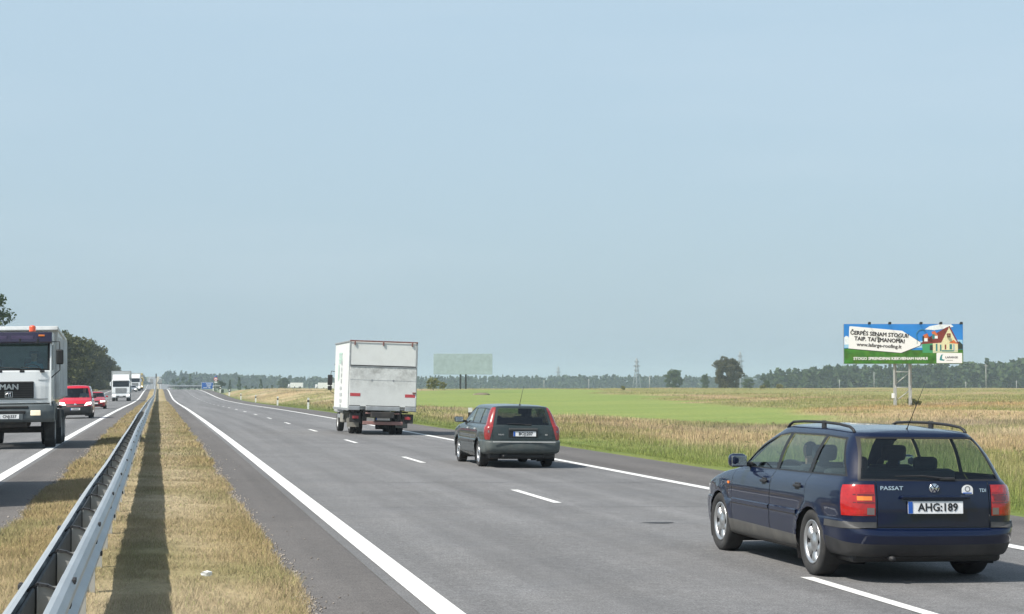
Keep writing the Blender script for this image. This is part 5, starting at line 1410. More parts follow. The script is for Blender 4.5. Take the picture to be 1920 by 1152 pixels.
# backs of two signs on the left verge
for (nm, lab, x, tri) in (('warning_sign', 'grey back of a triangular sign above the small red van', -16.6, True), ('round_sign', 'grey back of a round sign above the small red van', -15.6, False)):
    y = 218
    s_ = thing(nm, lab, 'road sign', (x, y, zg(x, y)))
    tube('sign_post', 'zinc_post', s_, [(0, 0, -.3), (0, 0, 3.2)], .04, 8)
    if tri: prism('sign_panel', 'sign_back', s_, [(-.5, 2.45), (.5, 2.45), (0, 3.35)], -.06, -.03, 'y')
    else: lathe('sign_panel', 'sign_back', s_, [(.0005, -.06), (.45, -.06), (.45, -.03), (.0005, -.03)], 24, 'y', (0, 0, 2.9))
    box('sign_clamp', 'zinc_post', s_, (0, -.05, 2.8), (.3, .05, .05))
# sign backs standing in the median on the far rise
for (x, w, h, zb, lab, y) in ((-1.75, .9, 1.3, 1.5, 'tall grey sign back in the far median, nearer the oncoming lanes', 505), (.55, .9, 1.2, 1.4, 'tall grey sign back in the far median, nearer the open road', 505)):
    s_ = thing('median_sign', lab, 'road sign', (x, y, float(zroad(y))))
    box('sign_panel', 'sign_back', s_, (0, 0, zb + h / 2), (w, .05, h), .01)
    for dx in (-.3, .3): box('sign_post', 'zinc_post', s_, (dx, .06, zb / 2 + .3), (.07, .07, zb + .9))
    box('sign_clamp', 'bolt_dark', s_, (0, -.05, zb + .2), (w + .2, .04, .09))
s_ = thing('lamp_post', 'thin dark mast rising from the far median', 'mast', (-.55, 520, float(zroad(520))))
tube('mast', 'dark_metal', s_, [(0, 0, 0), (0, 0, 4.0)], [.10, .07], 8); box('mast_head', 'dark_metal', s_, (0, 0, 3.7), (.3, .25, 1.3), .03)

# ------------------------------------------------------------------ billboards
mat('bb_sky', (.03, .22, .62), .5, var=.12, scale=.4, spec=.2); mat('bb_sky_light', (.30, .55, .75), .5, var=.1, scale=.8)
mat('bb_grass', (.045, .17, .022), .55, var=.45, scale=1.3, spec=.2, dirt=((.12, .20, .03), .6, .9)); mat('bb_cloud', (.75, .80, .84), .6)
mat('bb_white', (.82, .82, .82), .5, var=.01); mat('bb_ink', (.02, .012, .014), .5); mat('bb_grey', (.06, .05, .05), .5); mat('bb_roof', (.20, .03, .022), .5, var=.2); mat('bb_orange', (.62, .15, .04), .5)
mat('bb_cream', (.72, .68, .42), .5); mat('bb_wall', (.05, .30, .13), .5); mat('bb_wall2', (.55, .58, .40), .5); mat('bb_teal', (.02, .20, .20), .5); mat('bb_logo', (.02, .22, .23), .5); mat('bb_dark', (.02, .035, .03), .5)
BX, BY = 76.3, 173.5
def place(px, py, zc):
    d = img_ray(px, py); f = cam.rotation_euler.to_matrix() @ Vector((0, 0, -1)); t = zc / d.dot(f); return cam.location + d * t
bpos = place(1695, 768, 184.0)
bb = thing('billboard', 'roadside billboard with blue and green house advertisement on lattice legs', 'billboard', (bpos.x, bpos.y, bpos.z), R(-11.5))
PW, PH, PZ = 11.95, 4.02, 4.55
pan = box('panel', 'sign_back', bb, (0, .18, PZ + PH / 2), (PW, .3, PH), .02)
ps = box('poster', 'bb_sky', bb, (0, .018, PZ + PH / 2), (PW - .06, .02, PH - .06))
lay = [0]
LAYER = {'printed_cloud': 1, 'printed_grass': 2, 'printed_tree': 3, 'printed_tag': 4, 'house_wall': 3, 'house_roof': 4, 'house_gable': 5, 'house_gable_trim': 6, 'house_awning': 6, 'house_window': 7, 'printed_plate': 8, 'printed_logo': 9}
used_ = {}
def shape(nm, m, pts, depth=None):
    """flat printed shape, pts in poster units: u 0..1 across, v 0..1 up"""
    used_[nm] = used_.get(nm, 0) + 1; y = -.003 * LAYER[nm] - .0007 * (used_[nm] if nm != 'house_window' else 0)
    V = [((u - .5) * PW, y, PZ + v * PH) for u, v in pts]
    return link(nm, mesh_from(nm, V, [tuple(range(len(V)))]), m, ps)
shape('printed_cloud', 'bb_cloud', [(.005, .40), (.04, .40), (.05, .55), (.04, .68), (.02, .70), (.005, .66)])
shape('printed_cloud', 'bb_sky_light', [(.005, .40), (.995, .40), (.995, .60), (.75, .62), (.62, .56), (.005, .48)])
shape('printed_cloud', 'bb_cloud', [(.68, .86), (.72, .94), (.80, .985), (.90, .985), (.92, .93), (.86, .88), (.76, .84)])
shape('printed_grass', 'bb_grass', [(.003, .008), (.997, .008), (.997, .36), (.6, .345), (.3, .36), (.1, .39), (.003, .385)])
shape('printed_tree', 'bb_dark', [(.93, .37), (.995, .37), (.995, .48), (.97, .56), (.945, .54), (.93, .48)])
shape('printed_tag', 'bb_ink', [(.043, .37), (.485, .268), (.645, .458), (.645, .53), (.50, .80), (.052, .92)][:1] + [(.485, .262), (.65, .46), (.65, .535), (.49, .815), (.052, .93)])
shape('printed_tag', 'bb_white', [(.04, .385), (.48, .275), (.640, .46), (.645, .53), (.49, .825), (.06, .94), (.048, .93)])
# house
shape('house_wall', 'bb_wall', [(.66, .28), (.745, .27), (.745, .53), (.655, .50)])
shape('house_wall', 'bb_cream', [(.745, .27), (.955, .29), (.955, .50), (.745, .53)])
shape('house_wall', 'bb_wall2', [(.745, .27), (.955, .29), (.955, .34), (.745, .33)])
shape('house_roof', 'bb_roof', [(.645, .49), (.83, .53), (.882, .93), (.86, .91), (.665, .58)])
shape('house_gable', 'bb_cream', [(.815, .52), (.95, .50), (.882, .91)])
shape('house_gable_trim', 'bb_roof', [(.955, .50), (.965, .50), (.888, .945), (.878, .93)])
for pts in ([(.88, .52), (.955, .50), (.92, .60)], [(.675, .64), (.72, .63), (.70, .76), (.665, .72)], [(.745, .72), (.79, .70), (.765, .82), (.735, .80)]): shape('house_awning', 'bb_orange', pts)
for (u, v, w, h, m) in ((.672, .56, .03, .08, 'bb_white'), (.658, .57, .016, .12, 'bb_dark'), (.762, .63, .025, .07, 'bb_white'), (.742, .62, .02, .12, 'bb_teal'), (.865, .66, .03, .10, 'bb_roof'), (.872, .67, .014, .06, 'bb_cream'), (.72, .34, .025, .13, 'bb_dark'), (.77, .32, .014, .18, 'bb_teal'), (.805, .32, .012, .16, 'bb_teal'), (.845, .36, .012, .12, 'bb_roof'), (.885, .36, .02, .13, 'bb_teal'), (.915, .33, .012, .16, 'bb_bluegrey'), (.82, .31, .10, .03, 'bb_teal')):
    if m not in MATS: mat('bb_bluegrey', (.35, .45, .52), .5)
    shape('house_window', m, [(u, v), (u + w, v), (u + w, v + h), (u, v + h)])
shape('printed_plate', 'bb_white', [(.775, .02), (.99, .02), (.99, .27), (.785, .275), (.775, .26)])
shape('printed_logo', 'bb_logo', [(.80, .09), (.835, .075), (.845, .10), (.82, .12), (.822, .20), (.832, .235), (.815, .23), (.805, .17)])
lay[0] = 5
def words(s, size, m, u, v, rot=0.0, sx=1.0, bold=.0, wide=0.0):
    o = lettering('printed_words', s, size, m, ps, ((u - .5) * PW, -.036, PZ + v * PH), rot=(math.pi / 2, rot, 0), sx=sx, fat=bold * 5, extrude=.001)
    if wide:
        k = wide / (max(v.co.x for v in o.data.vertices) - min(v.co.x for v in o.data.vertices))
        for vv in o.data.vertices: vv.co.x *= k
    return o
words('ČERPĖS SENAM STOGUI?', .56, 'bb_ink', .30, .735, R(3.4), .98, .006, 5.85)
words('TAIP. TAI ĮMANOMA!', .56, 'bb_ink', .30, .595, R(3.4), .98, .006, 5.05)
words('www.lafarge-roofing.lt', .50, 'bb_grey', .295, .455, R(3.4), 1.0, .004, 4.5)
words('STOGO SPRENDIMAI KIEKVIENAM NAMUI', .40, 'bb_white', .39, .13, 0, .98, .005, 7.4)
words('LAFARGE', .27, 'bb_grey', .90, .16, 0, 1.12, .003); words('ROOFING', .12, 'bb_grey', .885, .085, 0, 1.2)
# string of the printed tag
bm = bmesh.new(); add_tube(bm, [((.615 - .5) * PW + 0, -.03, PZ + .50 * PH)] + [((.655 - .5) * PW - .55 * math.cos(a) , -.03, PZ + .72 * PH + .55 * math.sin(a)) for a in np.linspace(-.5, 2.2, 10)], .022, 5); link('printed_string', bm_mesh('printed_string', bm), 'bb_teal', ps)
for i, u in enumerate((.205, .375, .635, .80, .97)):
    l_ = tube('flood_lamp_arm', 'dark_metal', bb, [((u - .5) * PW, .1, PZ + PH), ((u - .5) * PW, -.8, PZ + PH + .05)], .03, 6)
    box('flood_lamp', 'ink', l_, ((u - .5) * PW, -.8, PZ + PH + .03), (.28, .22, .26), .05)
# lattice legs: two trusses of two chords
for x in (-.72, .80):
    tr = bpy.data.objects.new('lattice_leg', None); COL.objects.link(tr); tr.parent = bb
    for (dx, dy) in ((-.17, .0), (.17, .9)): box('chord', 'zinc_post', tr, (x + dx, .35 + dy, PZ / 2 + .1), (.16, .12, PZ + .8), .01)
    for k in range(4):
        z = .3 + k * 1.15; bm = bmesh.new(); add_tube(bm, [(x - .17, .35, z), (x + .17, 1.25, z + 1.1)], .035, 6); link('brace', bm_mesh('brace', bm), 'zinc_post', tr)
for (za, zb_) in ((.9, 1.9), (2.6, 3.7)): tube('cross_brace', 'zinc_post', bb, [(-.6, .6, za), (.7, .6, zb_)], .045, 6)
for z in (2.2, 3.75): tube('cross_bar', 'zinc_post', bb, [(-.72, .35, z), (.8, .35, z)], .04, 6)
box('meter_box', 'bb_white', bb, (-1.0, .35, 1.35), (.28, .2, .5), .03)

mat('pale_board', (.32, .395, .42), .6, var=.10, scale=1.2, bump=.8, bscale=2.0)
b2p = place(868, 727, 372)
b2 = thing('billboard', 'pale grey green billboard on two dark posts in the green field', 'billboard', (b2p.x, b2p.y, b2p.z), R(-11))
box('panel', 'pale_board', b2, (0, 0, 4.75), (11.9, .25, 4.2), .03)
for x in (-.52, .58): box('leg', 'dark_metal', b2, (x, .2, 1.35), (.34, .3, 3.3), .02)
box('back_frame', 'sign_back', b2, (0, .22, 4.75), (11.4, .15, .3))
# ------------------------------------------------------------------ trees
def leaf_mat(name, c1, c2, trans=.25):
    m, n, b = nodes_mat(name); b.inputs['Roughness'].default_value = .65; b.inputs['Specular IOR Level'].default_value = .25
    g = n.nodes.new('ShaderNodeNewGeometry'); rp = n.nodes.new('ShaderNodeValToRGB')
    rp.color_ramp.elements[0].color = (*c1, 1); rp.color_ramp.elements[1].color = (*c2, 1)
    n.links.new(g.outputs['Random Per Island'], rp.inputs[0]); n.links.new(rp.outputs[0], b.inputs['Base Color'])
    tr = n.nodes.new('ShaderNodeBsdfTranslucent'); n.links.new(rp.outputs[0], tr.inputs[0])
    mx = n.nodes.new('ShaderNodeMixShader'); mx.inputs[0].default_value = trans
    o = n.nodes['Material Output']; n.links.new(b.outputs[0], mx.inputs[1]); n.links.new(tr.outputs[0], mx.inputs[2]); n.links.new(mx.outputs[0], o.inputs[0])
    return m
leaf_mat('leaf_oak', (.045, .060, .018), (.11, .115, .040)); leaf_mat('leaf_dark', (.050, .055, .024), (.10, .095, .045)); leaf_mat('leaf_green', (.045, .085, .025), (.10, .14, .045))
leaf_mat('leaf_wood', (.030, .060, .022), (.080, .120, .045)); leaf_mat('leaf_pine', (.022, .045, .020), (.050, .080, .034)); leaf_mat('leaf_bush', (.17, .185, .065), (.30, .29, .12), .4)
mat('bark', (.075, .058, .042), .9, var=.3, scale=8, bump=.6, bscale=12)
def leaves(P, size, rng, flat=.6):
    """quads of about `size` at points P with random tilt"""
    n = len(P); a = rng.normal(size=(n, 3)); a /= np.linalg.norm(a, axis=1)[:, None]
    b = rng.normal(size=(n, 3)); b -= (a * b).sum(1)[:, None] * a; b /= np.linalg.norm(b, axis=1)[:, None]
    s = size * rng.uniform(.55, 1.35, n)[:, None]; a = a * s * .5; b = b * s * .5 * flat
    V = np.stack([P - a, P + b * .9, P + a, P - b], 1).reshape(-1, 3)
    return V, np.arange(4 * n).reshape(-1, 4)
def crown_points(rng, n, h, w, z0, lobes, shape=1.0):
    """points gathered in uneven clumps within a rounded crown of height h, half-width w above z0"""
    C = []
    for k in range(lobes):
        t = rng.uniform(.02, .95); a = rng.uniform(0, 2 * math.pi)
        prof = (1 - max(0, (t - .38) / .66) ** 2.1) ** .5 * (.72 + .28 * min(1, t / .38))
        r = w * prof * (rng.uniform(.02, 1) ** .5) * .86; rad = w * rng.uniform(.17, .30)
        C.append((r * math.cos(a), r * math.sin(a), z0 + h * t, rad))
    C = np.array(C); k = rng.integers(0, lobes, n)
    d = rng.normal(size=(n, 3)); d /= np.linalg.norm(d, axis=1)[:, None]; rr = rng.uniform(.12, 1, n) ** .5
    P = C[k, :3] + d * (C[k, 3] * rr)[:, None] * np.array([1.1, 1.1, .8])
    P[:, 2] = np.maximum(P[:, 2], z0 * .6)
    return P, C
def trunk_mesh(rng, h, r, C, nl=7):
    bm = bmesh.new(); top = h * .72
    add_tube(bm, [(0, 0, -.3), (.05 * h * .1, 0, h * .2), (.1, .05, h * .45), (0.05, .1, top)], [r * 1.25, r, r * .7, r * .25], 8)
    for c in C[rng.permutation(len(C))[:nl]]:
        z = min(c[2] * .7, top * .9) * rng.uniform(.6, 1); z = max(z, h * .18)
        add_tube(bm, [(0, 0, z), (c[0] * .5, c[1] * .5, (z + c[2]) / 2 + .2), (c[0], c[1], c[2])], [r * .42, r * .25, r * .08], 5)
    return smooth(bm_mesh('trunk', bm))
def tree_meshes(seed, h, w, nleaf, size, lobes, z0f=.14, r=.3):
    rng = np.random.default_rng(seed); P, C = crown_points(rng, nleaf, h * (1 - z0f) * .93, w, h * z0f, lobes)
    V, F = leaves(P, size, rng); return mesh_np('crown', V, F), trunk_mesh(rng, h, r, C)
def tree(name, meshes, leaf, label, loc, rz=0, sc=1.0, cat='tree', group=None):
    t = thing(name, label, cat, loc, rz, group)
    c = link('crown', meshes[0].copy() if len(meshes[0].materials) and meshes[0].materials[0].name != leaf else meshes[0], None, t)
    if len(c.data.materials) == 0: c.data.materials.append(MATS[leaf])
    elif c.data.materials[0].name != leaf: c.data.materials[0] = MATS[leaf]
    link('trunk', meshes[1], 'bark', t)
    t.scale = (sc,) * 3 if not isinstance(sc, tuple) else sc
    return t
OAK = [tree_meshes(s, 13.0, 5.6, 7500, .62, 60, .07, .33) for s in (3, 4, 5)]
BIG = tree_meshes(9, 16.0, 5.0, 12000, .48, 60, .12, .36)
labs = ['dark tree at the head of the roadside row beside the tipper truck', 'second tree of the roadside row from the tipper truck', 'third tree of the roadside row from the tipper truck', 'fourth tree of the roadside row, above the small red van', 'fifth tree of the roadside row', 'sixth tree of the roadside row, left of the white lorry', 'seventh tree of the roadside row', 'eighth tree of the roadside row, behind the white lorry', 'ninth tree of the roadside row, behind the white lorry', 'last and farthest tree of the roadside row']
def at_px(px, Y):
    """world x of the line of sight through column px at distance Y along the road"""
    d = img_ray(px, 719.5); return d.x / d.y * Y
rowspec = [(108, 350, 1.0), (128, 385, 1.0), (141, 430, 1.02), (155, 470, 1.05), (168, 505, 1.04), (183, 560, .98), (196, 620, .95), (207, 690, .93), (218, 780, .88), (229, 900, .82)]
for i, (px, Y, sc) in enumerate(rowspec):
    X = at_px(px, Y); D = math.hypot(X, Y)
    tree('roadside_tree', OAK[i % 3], 'leaf_oak', labs[i], (X, Y, zg(X, Y) - .2), i * 1.9, sc, group='trees in a row along the oncoming carriageway')
tree('roadside_tree', BIG, 'leaf_green', 'tall green tree at the picture edge above the tipper truck', (at_px(-48, 262), 262, zg(at_px(-48, 262), 262) - .2), .6, 1.06)
tree('roadside_tree', OAK[1], 'leaf_oak', 'rounded tree low behind the tipper truck cab', (at_px(70, 320), 320, zg(at_px(70, 320), 320) - .2), .6, (.95, .95, .8))
# roadside shrubs under the row
SH = tree_meshes(31, 2.4, 1.6, 2200, .26, 26, .02, .08)
for i, (px, Y, sc, lab) in enumerate(((120, 330, 1.2, 'low shrub under the first trees of the roadside row'), (150, 400, 1.1, 'low shrub under the roadside trees above the red van'), (178, 470, 1.3, 'low shrub under the roadside trees left of the white lorry'), (196, 540, 1.3, 'low shrub under the roadside trees beside the white lorry'))):
    X = at_px(px, Y); tree('shrub', SH, 'leaf_oak', lab, (X, Y, zg(X, Y) - .1), i, sc, 'shrub', 'shrubs under the tree row')

# lone trees and bushes in the right-hand land
def spot(px, py, zc): p = place(px, py, zc); return (p.x, p.y, p.z)
LONE = tree_meshes(17, 12.2, 5.9, 9000, .62, 70, .05, .34)
tree('field_tree', LONE, 'leaf_dark', 'large dark round tree standing alone on the field ridge', spot(1364, 729, 690), .3, (1.08, 1.08, 1.05))
tree('field_tree', OAK[0], 'leaf_green', 'smaller green tree on the ridge left of the large dark tree', spot(1264, 729, 900), 1.0, (.92, .92, .75))
tree('field_tree', OAK[2], 'leaf_green', 'slim young tree just left of the large dark tree', spot(1322, 729, 900), 2.0, (.42, .42, .60))
tree('field_tree', OAK[1], 'leaf_green', 'low tree close right of the large dark tree', spot(1402, 729, 850), 2.0, (.55, .55, .38))
tree('field_tree', OAK[2], 'leaf_green', 'small tree at the near end of the right-hand wood', spot(1437, 731, 700), 3.0, (.28, .28, .30))
tree('field_tree', OAK[0], 'leaf_wood', 'dark rounded tree beside the white lorries on the far side road', spot(533, 730, 1050), .7, (.75, .75, .52))
for i, (px, py, zc, sc, lab) in enumerate(((812, 729, 372, .95, 'yellow green bush left of the pale billboard'), (830, 729, 376, .6, 'small bush close left of the pale billboard'), (1712, 770, 186, .55, 'dark bush at the foot of the billboard legs'),        (1168, 731, 420, .38, 'dark bush on the ridge beyond the green field'), (1462, 733, 520, .8, 'low bush at the near end of the wood'), (1430, 732, 500, .6, 'low bush on the ridge right of the large dark tree'))):
    tree('bush', SH, 'leaf_bush', lab, spot(px, py, zc), i * .7, sc, 'bush')
# stack of old hay lying in the field
hp = spot(903, 743, 300)
bm = bmesh.new(); bmesh.ops.create_icosphere(bm, subdivisions=3, radius=1.0)
for v in bm.verts:
    k = 1 + .35 * (vnoise(np.array([v.co.x * 2.1 + 5]), np.array([v.co.y * 2.1 + v.co.z]), 91)[0] - .5); v.co = Vector((v.co.x * 1.6 * k, v.co.y * .8 * k, max(v.co.z, -.2) * .55 * k))
mat('old_hay', (.17, .14, .10), .95, var=.4, scale=4, bump=1.0, bscale=9)
tag(link('hay_heap', bm_mesh('hay_heap', bm, True), 'old_hay', None, hp), 'flat brown heap lying in the green field', 'heap')

# ------------------------------------------------------------------ far woods: read as one mass each
def wood(name, label, leaf, trees, nl, rng):
    Vs = []; Fs = []; base = 0
    for (x, y, z, h, w, con) in trees:
        n = nl
        if con:   # conifer: narrow pointed crown
            t = rng.uniform(0, 1, n); a = rng.uniform(0, 2 * math.pi, n); r = w * .62 * (1.02 - t) ** .8 * rng.uniform(.4, 1, n)
            P = np.stack([x + r * np.cos(a), y + r * np.sin(a), z + h * (.08 + .95 * t)], -1)
        else:
            P, _ = crown_points(rng, n, h * .92, w, h * .06, 9); P = P + np.array([x, y, z])
        V, F = leaves(P, max(1.2, w * .5), rng, .8); Vs.append(V); Fs.append(F + base); base += len(V)
    o = link(name, mesh_np(name, np.concatenate(Vs), np.concatenate(Fs)), leaf)
    return tag(o, label, 'forest', kind='stuff')
rng = np.random.default_rng(5)
def row(px0, px1, zc, zspread, step, hm, base_py, con_p, hs=.22):
    T = []; f = cam.rotation_euler.to_matrix() @ Vector((0, 0, -1)); px = px0
    while px < px1:
        z_ = zc(px) if callable(zc) else zc
        zz = z_ + rng.uniform(0, zspread); p = place(px, base_py, zz); h = (hm(px) if callable(hm) else hm) * rng.uniform(1 - hs, 1 + hs * .8)
        con = rng.random() < con_p; T.append((p.x, p.y, p.z - 1.5, h + 1.5, h * (.30 if con else .46) * rng.uniform(.8, 1.2), con))
        px += step * 3450 / zz * rng.uniform(.6, 1.4)
    return T
# right-hand wood, nearer towards the right
hr = lambda px: np.interp(px, [1430, 1470, 1560, 1700, 1800, 1860, 1990], [9.5, 12, 13.5, 14.5, 16, 17.5, 19.5])
tr = row(1436, 2080, 1080, 40, 3.4, hr, 733, .14, .12) + row(1440, 2080, 1120, 50, 3.4, lambda p: hr(p) + 1, 733, .2, .10) + row(1445, 2080, 1180, 60, 4, lambda p: hr(p) + 2, 733, .25, .10)
wood('forest', 'nearer green wood behind the billboard on the right', 'leaf_wood', tr, 130, rng)
# far wood across the whole horizon
hf = lambda px: np.interp(px, [-100, 250, 300, 420, 560, 700, 1000, 1300, 1500, 2000], [20, 18, 21, 20, 16.5, 16, 17.5, 17, 19, 24])
tr = []
for (z0, dz) in ((1900, 60), (1960, 60), (2030, 70), (2140, 90)):
    tr += row(-130, 272, z0, 80, 5, hf, 735 - dz * .0, .2, .07) + row(311, 2050, z0, 80, 4.2, hf, 736, .2, .07)
wood('forest', 'hazy blue wood along the far horizon', 'leaf_pine', tr, 70, rng)
# darker trees in the dip right of the blue sign
tr = row(412, 548, lambda p: np.interp(p, [412, 548], [780, 980]), 60, 3.2, lambda p: np.interp(p, [412, 430, 480, 548], [7.5, 8, 7.2, 6.0]), 745, .45, .3) + row(330, 412, 1150, 60, 5, 8.0, 733, .2, .35)
wood('forest', 'dark trees in the dip behind the delineator posts', 'leaf_wood', tr, 80, rng)

# ------------------------------------------------------------------ poles and pylons on the horizon
mat('concrete_pole', (.36, .36, .35), .8); mat('pylon_steel', (.30, .32, .33), .6, .3)
poles = [(1849, 731, 683, 660, 'tall pale concrete pole right of the billboard, in front of the wood'), (1639, 729, 698, 1000, 'pale concrete pole between the billboard and the lone tree'), (1574, 728, 712, 1070, 'short pale pole far left of the billboard'), (1218, 728, 706, 1050, 'pale pole right of the pylon on the horizon'), (1104, 730, 711, 1100, 'pale pole left of the pylon on the horizon'), (1020, 730, 713, 1150, 'small pale pole above the grey green estate'), (1811, 730, 716, 900, 'short grey stub pole right of the billboard'), (1906, 730, 714, 880, 'short pole near the right picture edge')]
for (px, py0, py1, zc, lab) in poles:
    p = place(px, py0, zc); h = (py0 - py1) * zc / 3450
    t = thing('utility_pole', lab, 'pole', (p.x, p.y, p.z), 0, 'concrete poles across the fields')
    tube('pole_shaft', 'concrete_pole', t, [(0, 0, -1.5), (0, 0, h)], [.17 * zc / 800, .12 * zc / 800], 8)
    box('pole_arm', 'concrete_pole', t, (0, 0, h - .6), (1.6, .16, .16))
def pylon(px, py0, py1, zc, label, th):
    p = place(px, py0, zc); H = (py0 - py1) * zc / 3450
    t = thing('pylon', label, 'pylon', (p.x, p.y, p.z), .5, 'power line pylons on the horizon')
    w = lambda z: np.interp(z, [0, H * .6, H], [H * .10, H * .035, H * .008])
    for sx in (-1, 1):
        for sy in (-1, 1):
            zs = [0, H * .3, H * .6, H]; tube('tower_leg', 'pylon_steel', t, [(sx * w(z), sy * w(z), z) for z in zs], th, 4)
    for k in range(7):
        a, b = H * k / 7.5, H * (k + 1) / 7.5
        for sy in (-1, 1):
            bm = bmesh.new(); add_tube(bm, [(-w(a), sy * w(a), a), (w(b), sy * w(b), b)], th * .6, 4); add_tube(bm, [(w(a), sy * w(a), a), (-w(b), sy * w(b), b)], th * .6, 4); link('lattice_brace', bm_mesh('lattice_brace', bm), 'pylon_steel', t)
    for z, l in ((.62, .20), (.75, .26), (.88, .17)):
        bm = bmesh.new()
        for s in (-1, 1): add_tube(bm, [(s * w(H * z), 0, H * z), (s * l * H * .55, 0, H * (z + .01))], th * .9, 4); add_tube(bm, [(s * w(H * z), 0, H * (z + .035)), (s * l * H * .55, 0, H * (z + .01))], th * .7, 4)
        link('cross_arm', bm_mesh('cross_arm', bm), 'pylon_steel', t)
pylon(1194, 733, 672, 1650, 'tallest lattice pylon rising above the far wood', .34)
pylon(1047, 733, 687, 2350, 'faint small lattice pylon above the far wood', .38)
pylon(1388, 733, 660, 1750, 'faint lattice pylon behind the large dark tree', .34)

# far lorries on the side road behind the ridge
def far_lorry(px0, px1, py0, py1, zc, label):
    p = place((px0 + px1) / 2, py1, zc); s = zc / 3450; L = (px1 - px0) * s; H = (py1 - py0) * s
    t = thing('lorry', label, 'truck', (p.x, p.y, p.z), R(-11))
    box('trailer', 'box_white', t, (.5, 0, H * .58), (L * .82, 2.5, H * .84), .05); box('cab', 'cab_white', t, (-L * .43, 0, H * .42), (L * .12, 2.4, H * .68), .2)
    box('windscreen', 'auto_glass_dark', t, (-L * .495, 0, H * .55), (.06, 2.1, H * .25)); 
    for x in (-.42, -.05, .25, .33): wheel(t, (x * L, -1.1, .5), -1, rad=.5, wid=.3, rim_r=.28, style='steel')
    box('chassis', 'chassis', t, (0, 0, .75), (L * .9, .9, .25))
far_lorry(540, 569, 718, 729, 800, 'white lorry far off on the side road, left one of two'); far_lorry(591, 628, 718, 731, 760, 'white lorry far off on the side road, just left of the box truck')
# ------------------------------------------------------------------ grass
def blades(X, Y, Z, H, Wd, C, rng, lean=.45):
    n = len(X); a = rng.uniform(0, 2 * math.pi, n); l = np.abs(rng.normal(0, lean, n)) * H; b = rng.uniform(0, 2 * math.pi, n)
    base = np.stack([X, Y, Z], -1); side = np.stack([np.cos(a), np.sin(a), np.zeros(n)], -1) * (Wd / 2)[:, None]
    tip = base + np.stack([np.cos(b) * l, np.sin(b) * l, H], -1)
    V = np.stack([base - side, base + side, tip], 1).reshape(-1, 3)
    return V, np.arange(3 * n).reshape(-1, 3), np.repeat(C, 3, 0)
g = np.random.default_rng(8)
def make(name, parts, label):
    V = []; F = []; C = []; k = 0
    for v, f, c in parts: V.append(v); F.append(f + k); C.append(c); k += len(v)
    o = link(name, mesh_np(name, np.concatenate(V), np.concatenate(F), np.concatenate(C)), 'blades'); return tag(o, label, 'grass', kind='stuff')
# median turf: short dry blades, thinner with distance
def med(n, y0, y1, p, h, w):
    u = g.uniform(0, 1, n); Y = (y0 ** (1 - p) + u * (y1 ** (1 - p) - y0 ** (1 - p))) ** (1 / (1 - p)); X = g.uniform(-1.9, 1.28, n) 
    # ragged edges
    e = (vnoise(Y / .5, Y * 0, 61) - .5) * .10 + (vnoise(Y / 2.7, Y * 0, 63) - .5) * .16; keep = X < 1.2 + e + g.normal(0, .025, n); e2 = (vnoise(Y / .5, Y * 0, 66) - .5) * .16 + (vnoise(Y / 2.7, Y * 0, 68) - .5) * .25; keep &= X > -1.78 + e2 - np.abs(g.normal(0, .04, n))
    X, Y = X[keep], Y[keep]; n = len(X)
    ht = h * g.uniform(.4, 1.5, n) * (.45 + 1.0 * vnoise(X / .35, Y / .45, 44) ** 1.3 + .5 * sstep(.35, 1.3, np.abs(X)))
    c = zone_col(X, Y) * (g.uniform(.68, 1.25, n))[:, None]; c[:, 1] *= g.uniform(.92, 1.06, n); gr_ = g.random(n) < .06; c[gr_] = c[gr_] * np.array([.62, .92, .45])
    return blades(X, Y, zmed(X, Y) - .012, ht, w * (Y / 20) ** .75 * g.uniform(.6, 1.4, n), c, g, .8)
make('median_grass', [med(380000, 11, 45, 1.25, .040, .0044), med(160000, 40, 240, 1.4, .06, .0075)], 'short straw-coloured grass growing along the median')
# right-hand verge and rough grass
def rough(n, z0, z1, a0, a1, p):
    u = g.uniform(0, 1, n); zc = (z0 ** (1 - p) + u * (z1 ** (1 - p) - z0 ** (1 - p))) ** (1 / (1 - p)); t = g.uniform(a0, a1, n)
    X = zc * (math.sin(YAW) + t * math.cos(YAW)); Y = zc * (math.cos(YAW) - t * math.sin(YAW)); k = (X > 12.32) & (Y > 12); return X[k], Y[k]
def verge(n, z0, z1, p):
    X, Y = rough(n, z0, z1, -.26, .46, p); m = len(X); f = in_field(X, Y); d = X - 12.35
    hh = np.interp(d, [0, .5, 1.6, 4, 8, 20, 60], [.04, .06, .10, .18, .32, .34, .26]); cl = vnoise(X / 1.3, Y / 1.6, 52) * .6 + vnoise(X / 4, Y / 5, 53) * .5
    hh = hh * (.2 + 1.25 * cl ** 1.4) * (1 - f * .86) * g.uniform(.55, 1.35, m)
    c = zone_col(X, Y) * g.uniform(.6, 1.3, m)[:, None]; s = g.random(m) < .14 * (1 - f) * sstep(15, 22, X); c[s] = c[s] * .5 + STRAW * .6
    dk = (g.random(m) < .12) & (f < .3); c[dk] = c[dk] * np.array([.6, .8, .5])
    return blades(X, Y, zground(X, Y) - .03, hh, .010 * (np.hypot(X, Y) / 30) ** .85 * g.uniform(.6, 1.4, m), c, g, .35)
make('rough_grass', [verge(440000, 20, 90, 1.3), verge(440000, 80, 260, 1.2), verge(120000, 240, 560, 1.2)], 'rough green and straw grass on the right-hand verge and fields')
# left verge
def lverge(n):
    Y = g.uniform(60, 420, n) ; X = -13.2 - g.exponential(4.0, n); c = zone_col(X, Y) * g.uniform(.6, 1.2, n)[:, None]
    return blades(X, Y, zground(X, Y) - .03, .45 * g.uniform(.4, 1.3, n), .03 * (Y / 60) ** .8, c, g, .4)
make('verge_grass', [lverge(50000)], 'green grass on the verge of the oncoming carriageway')
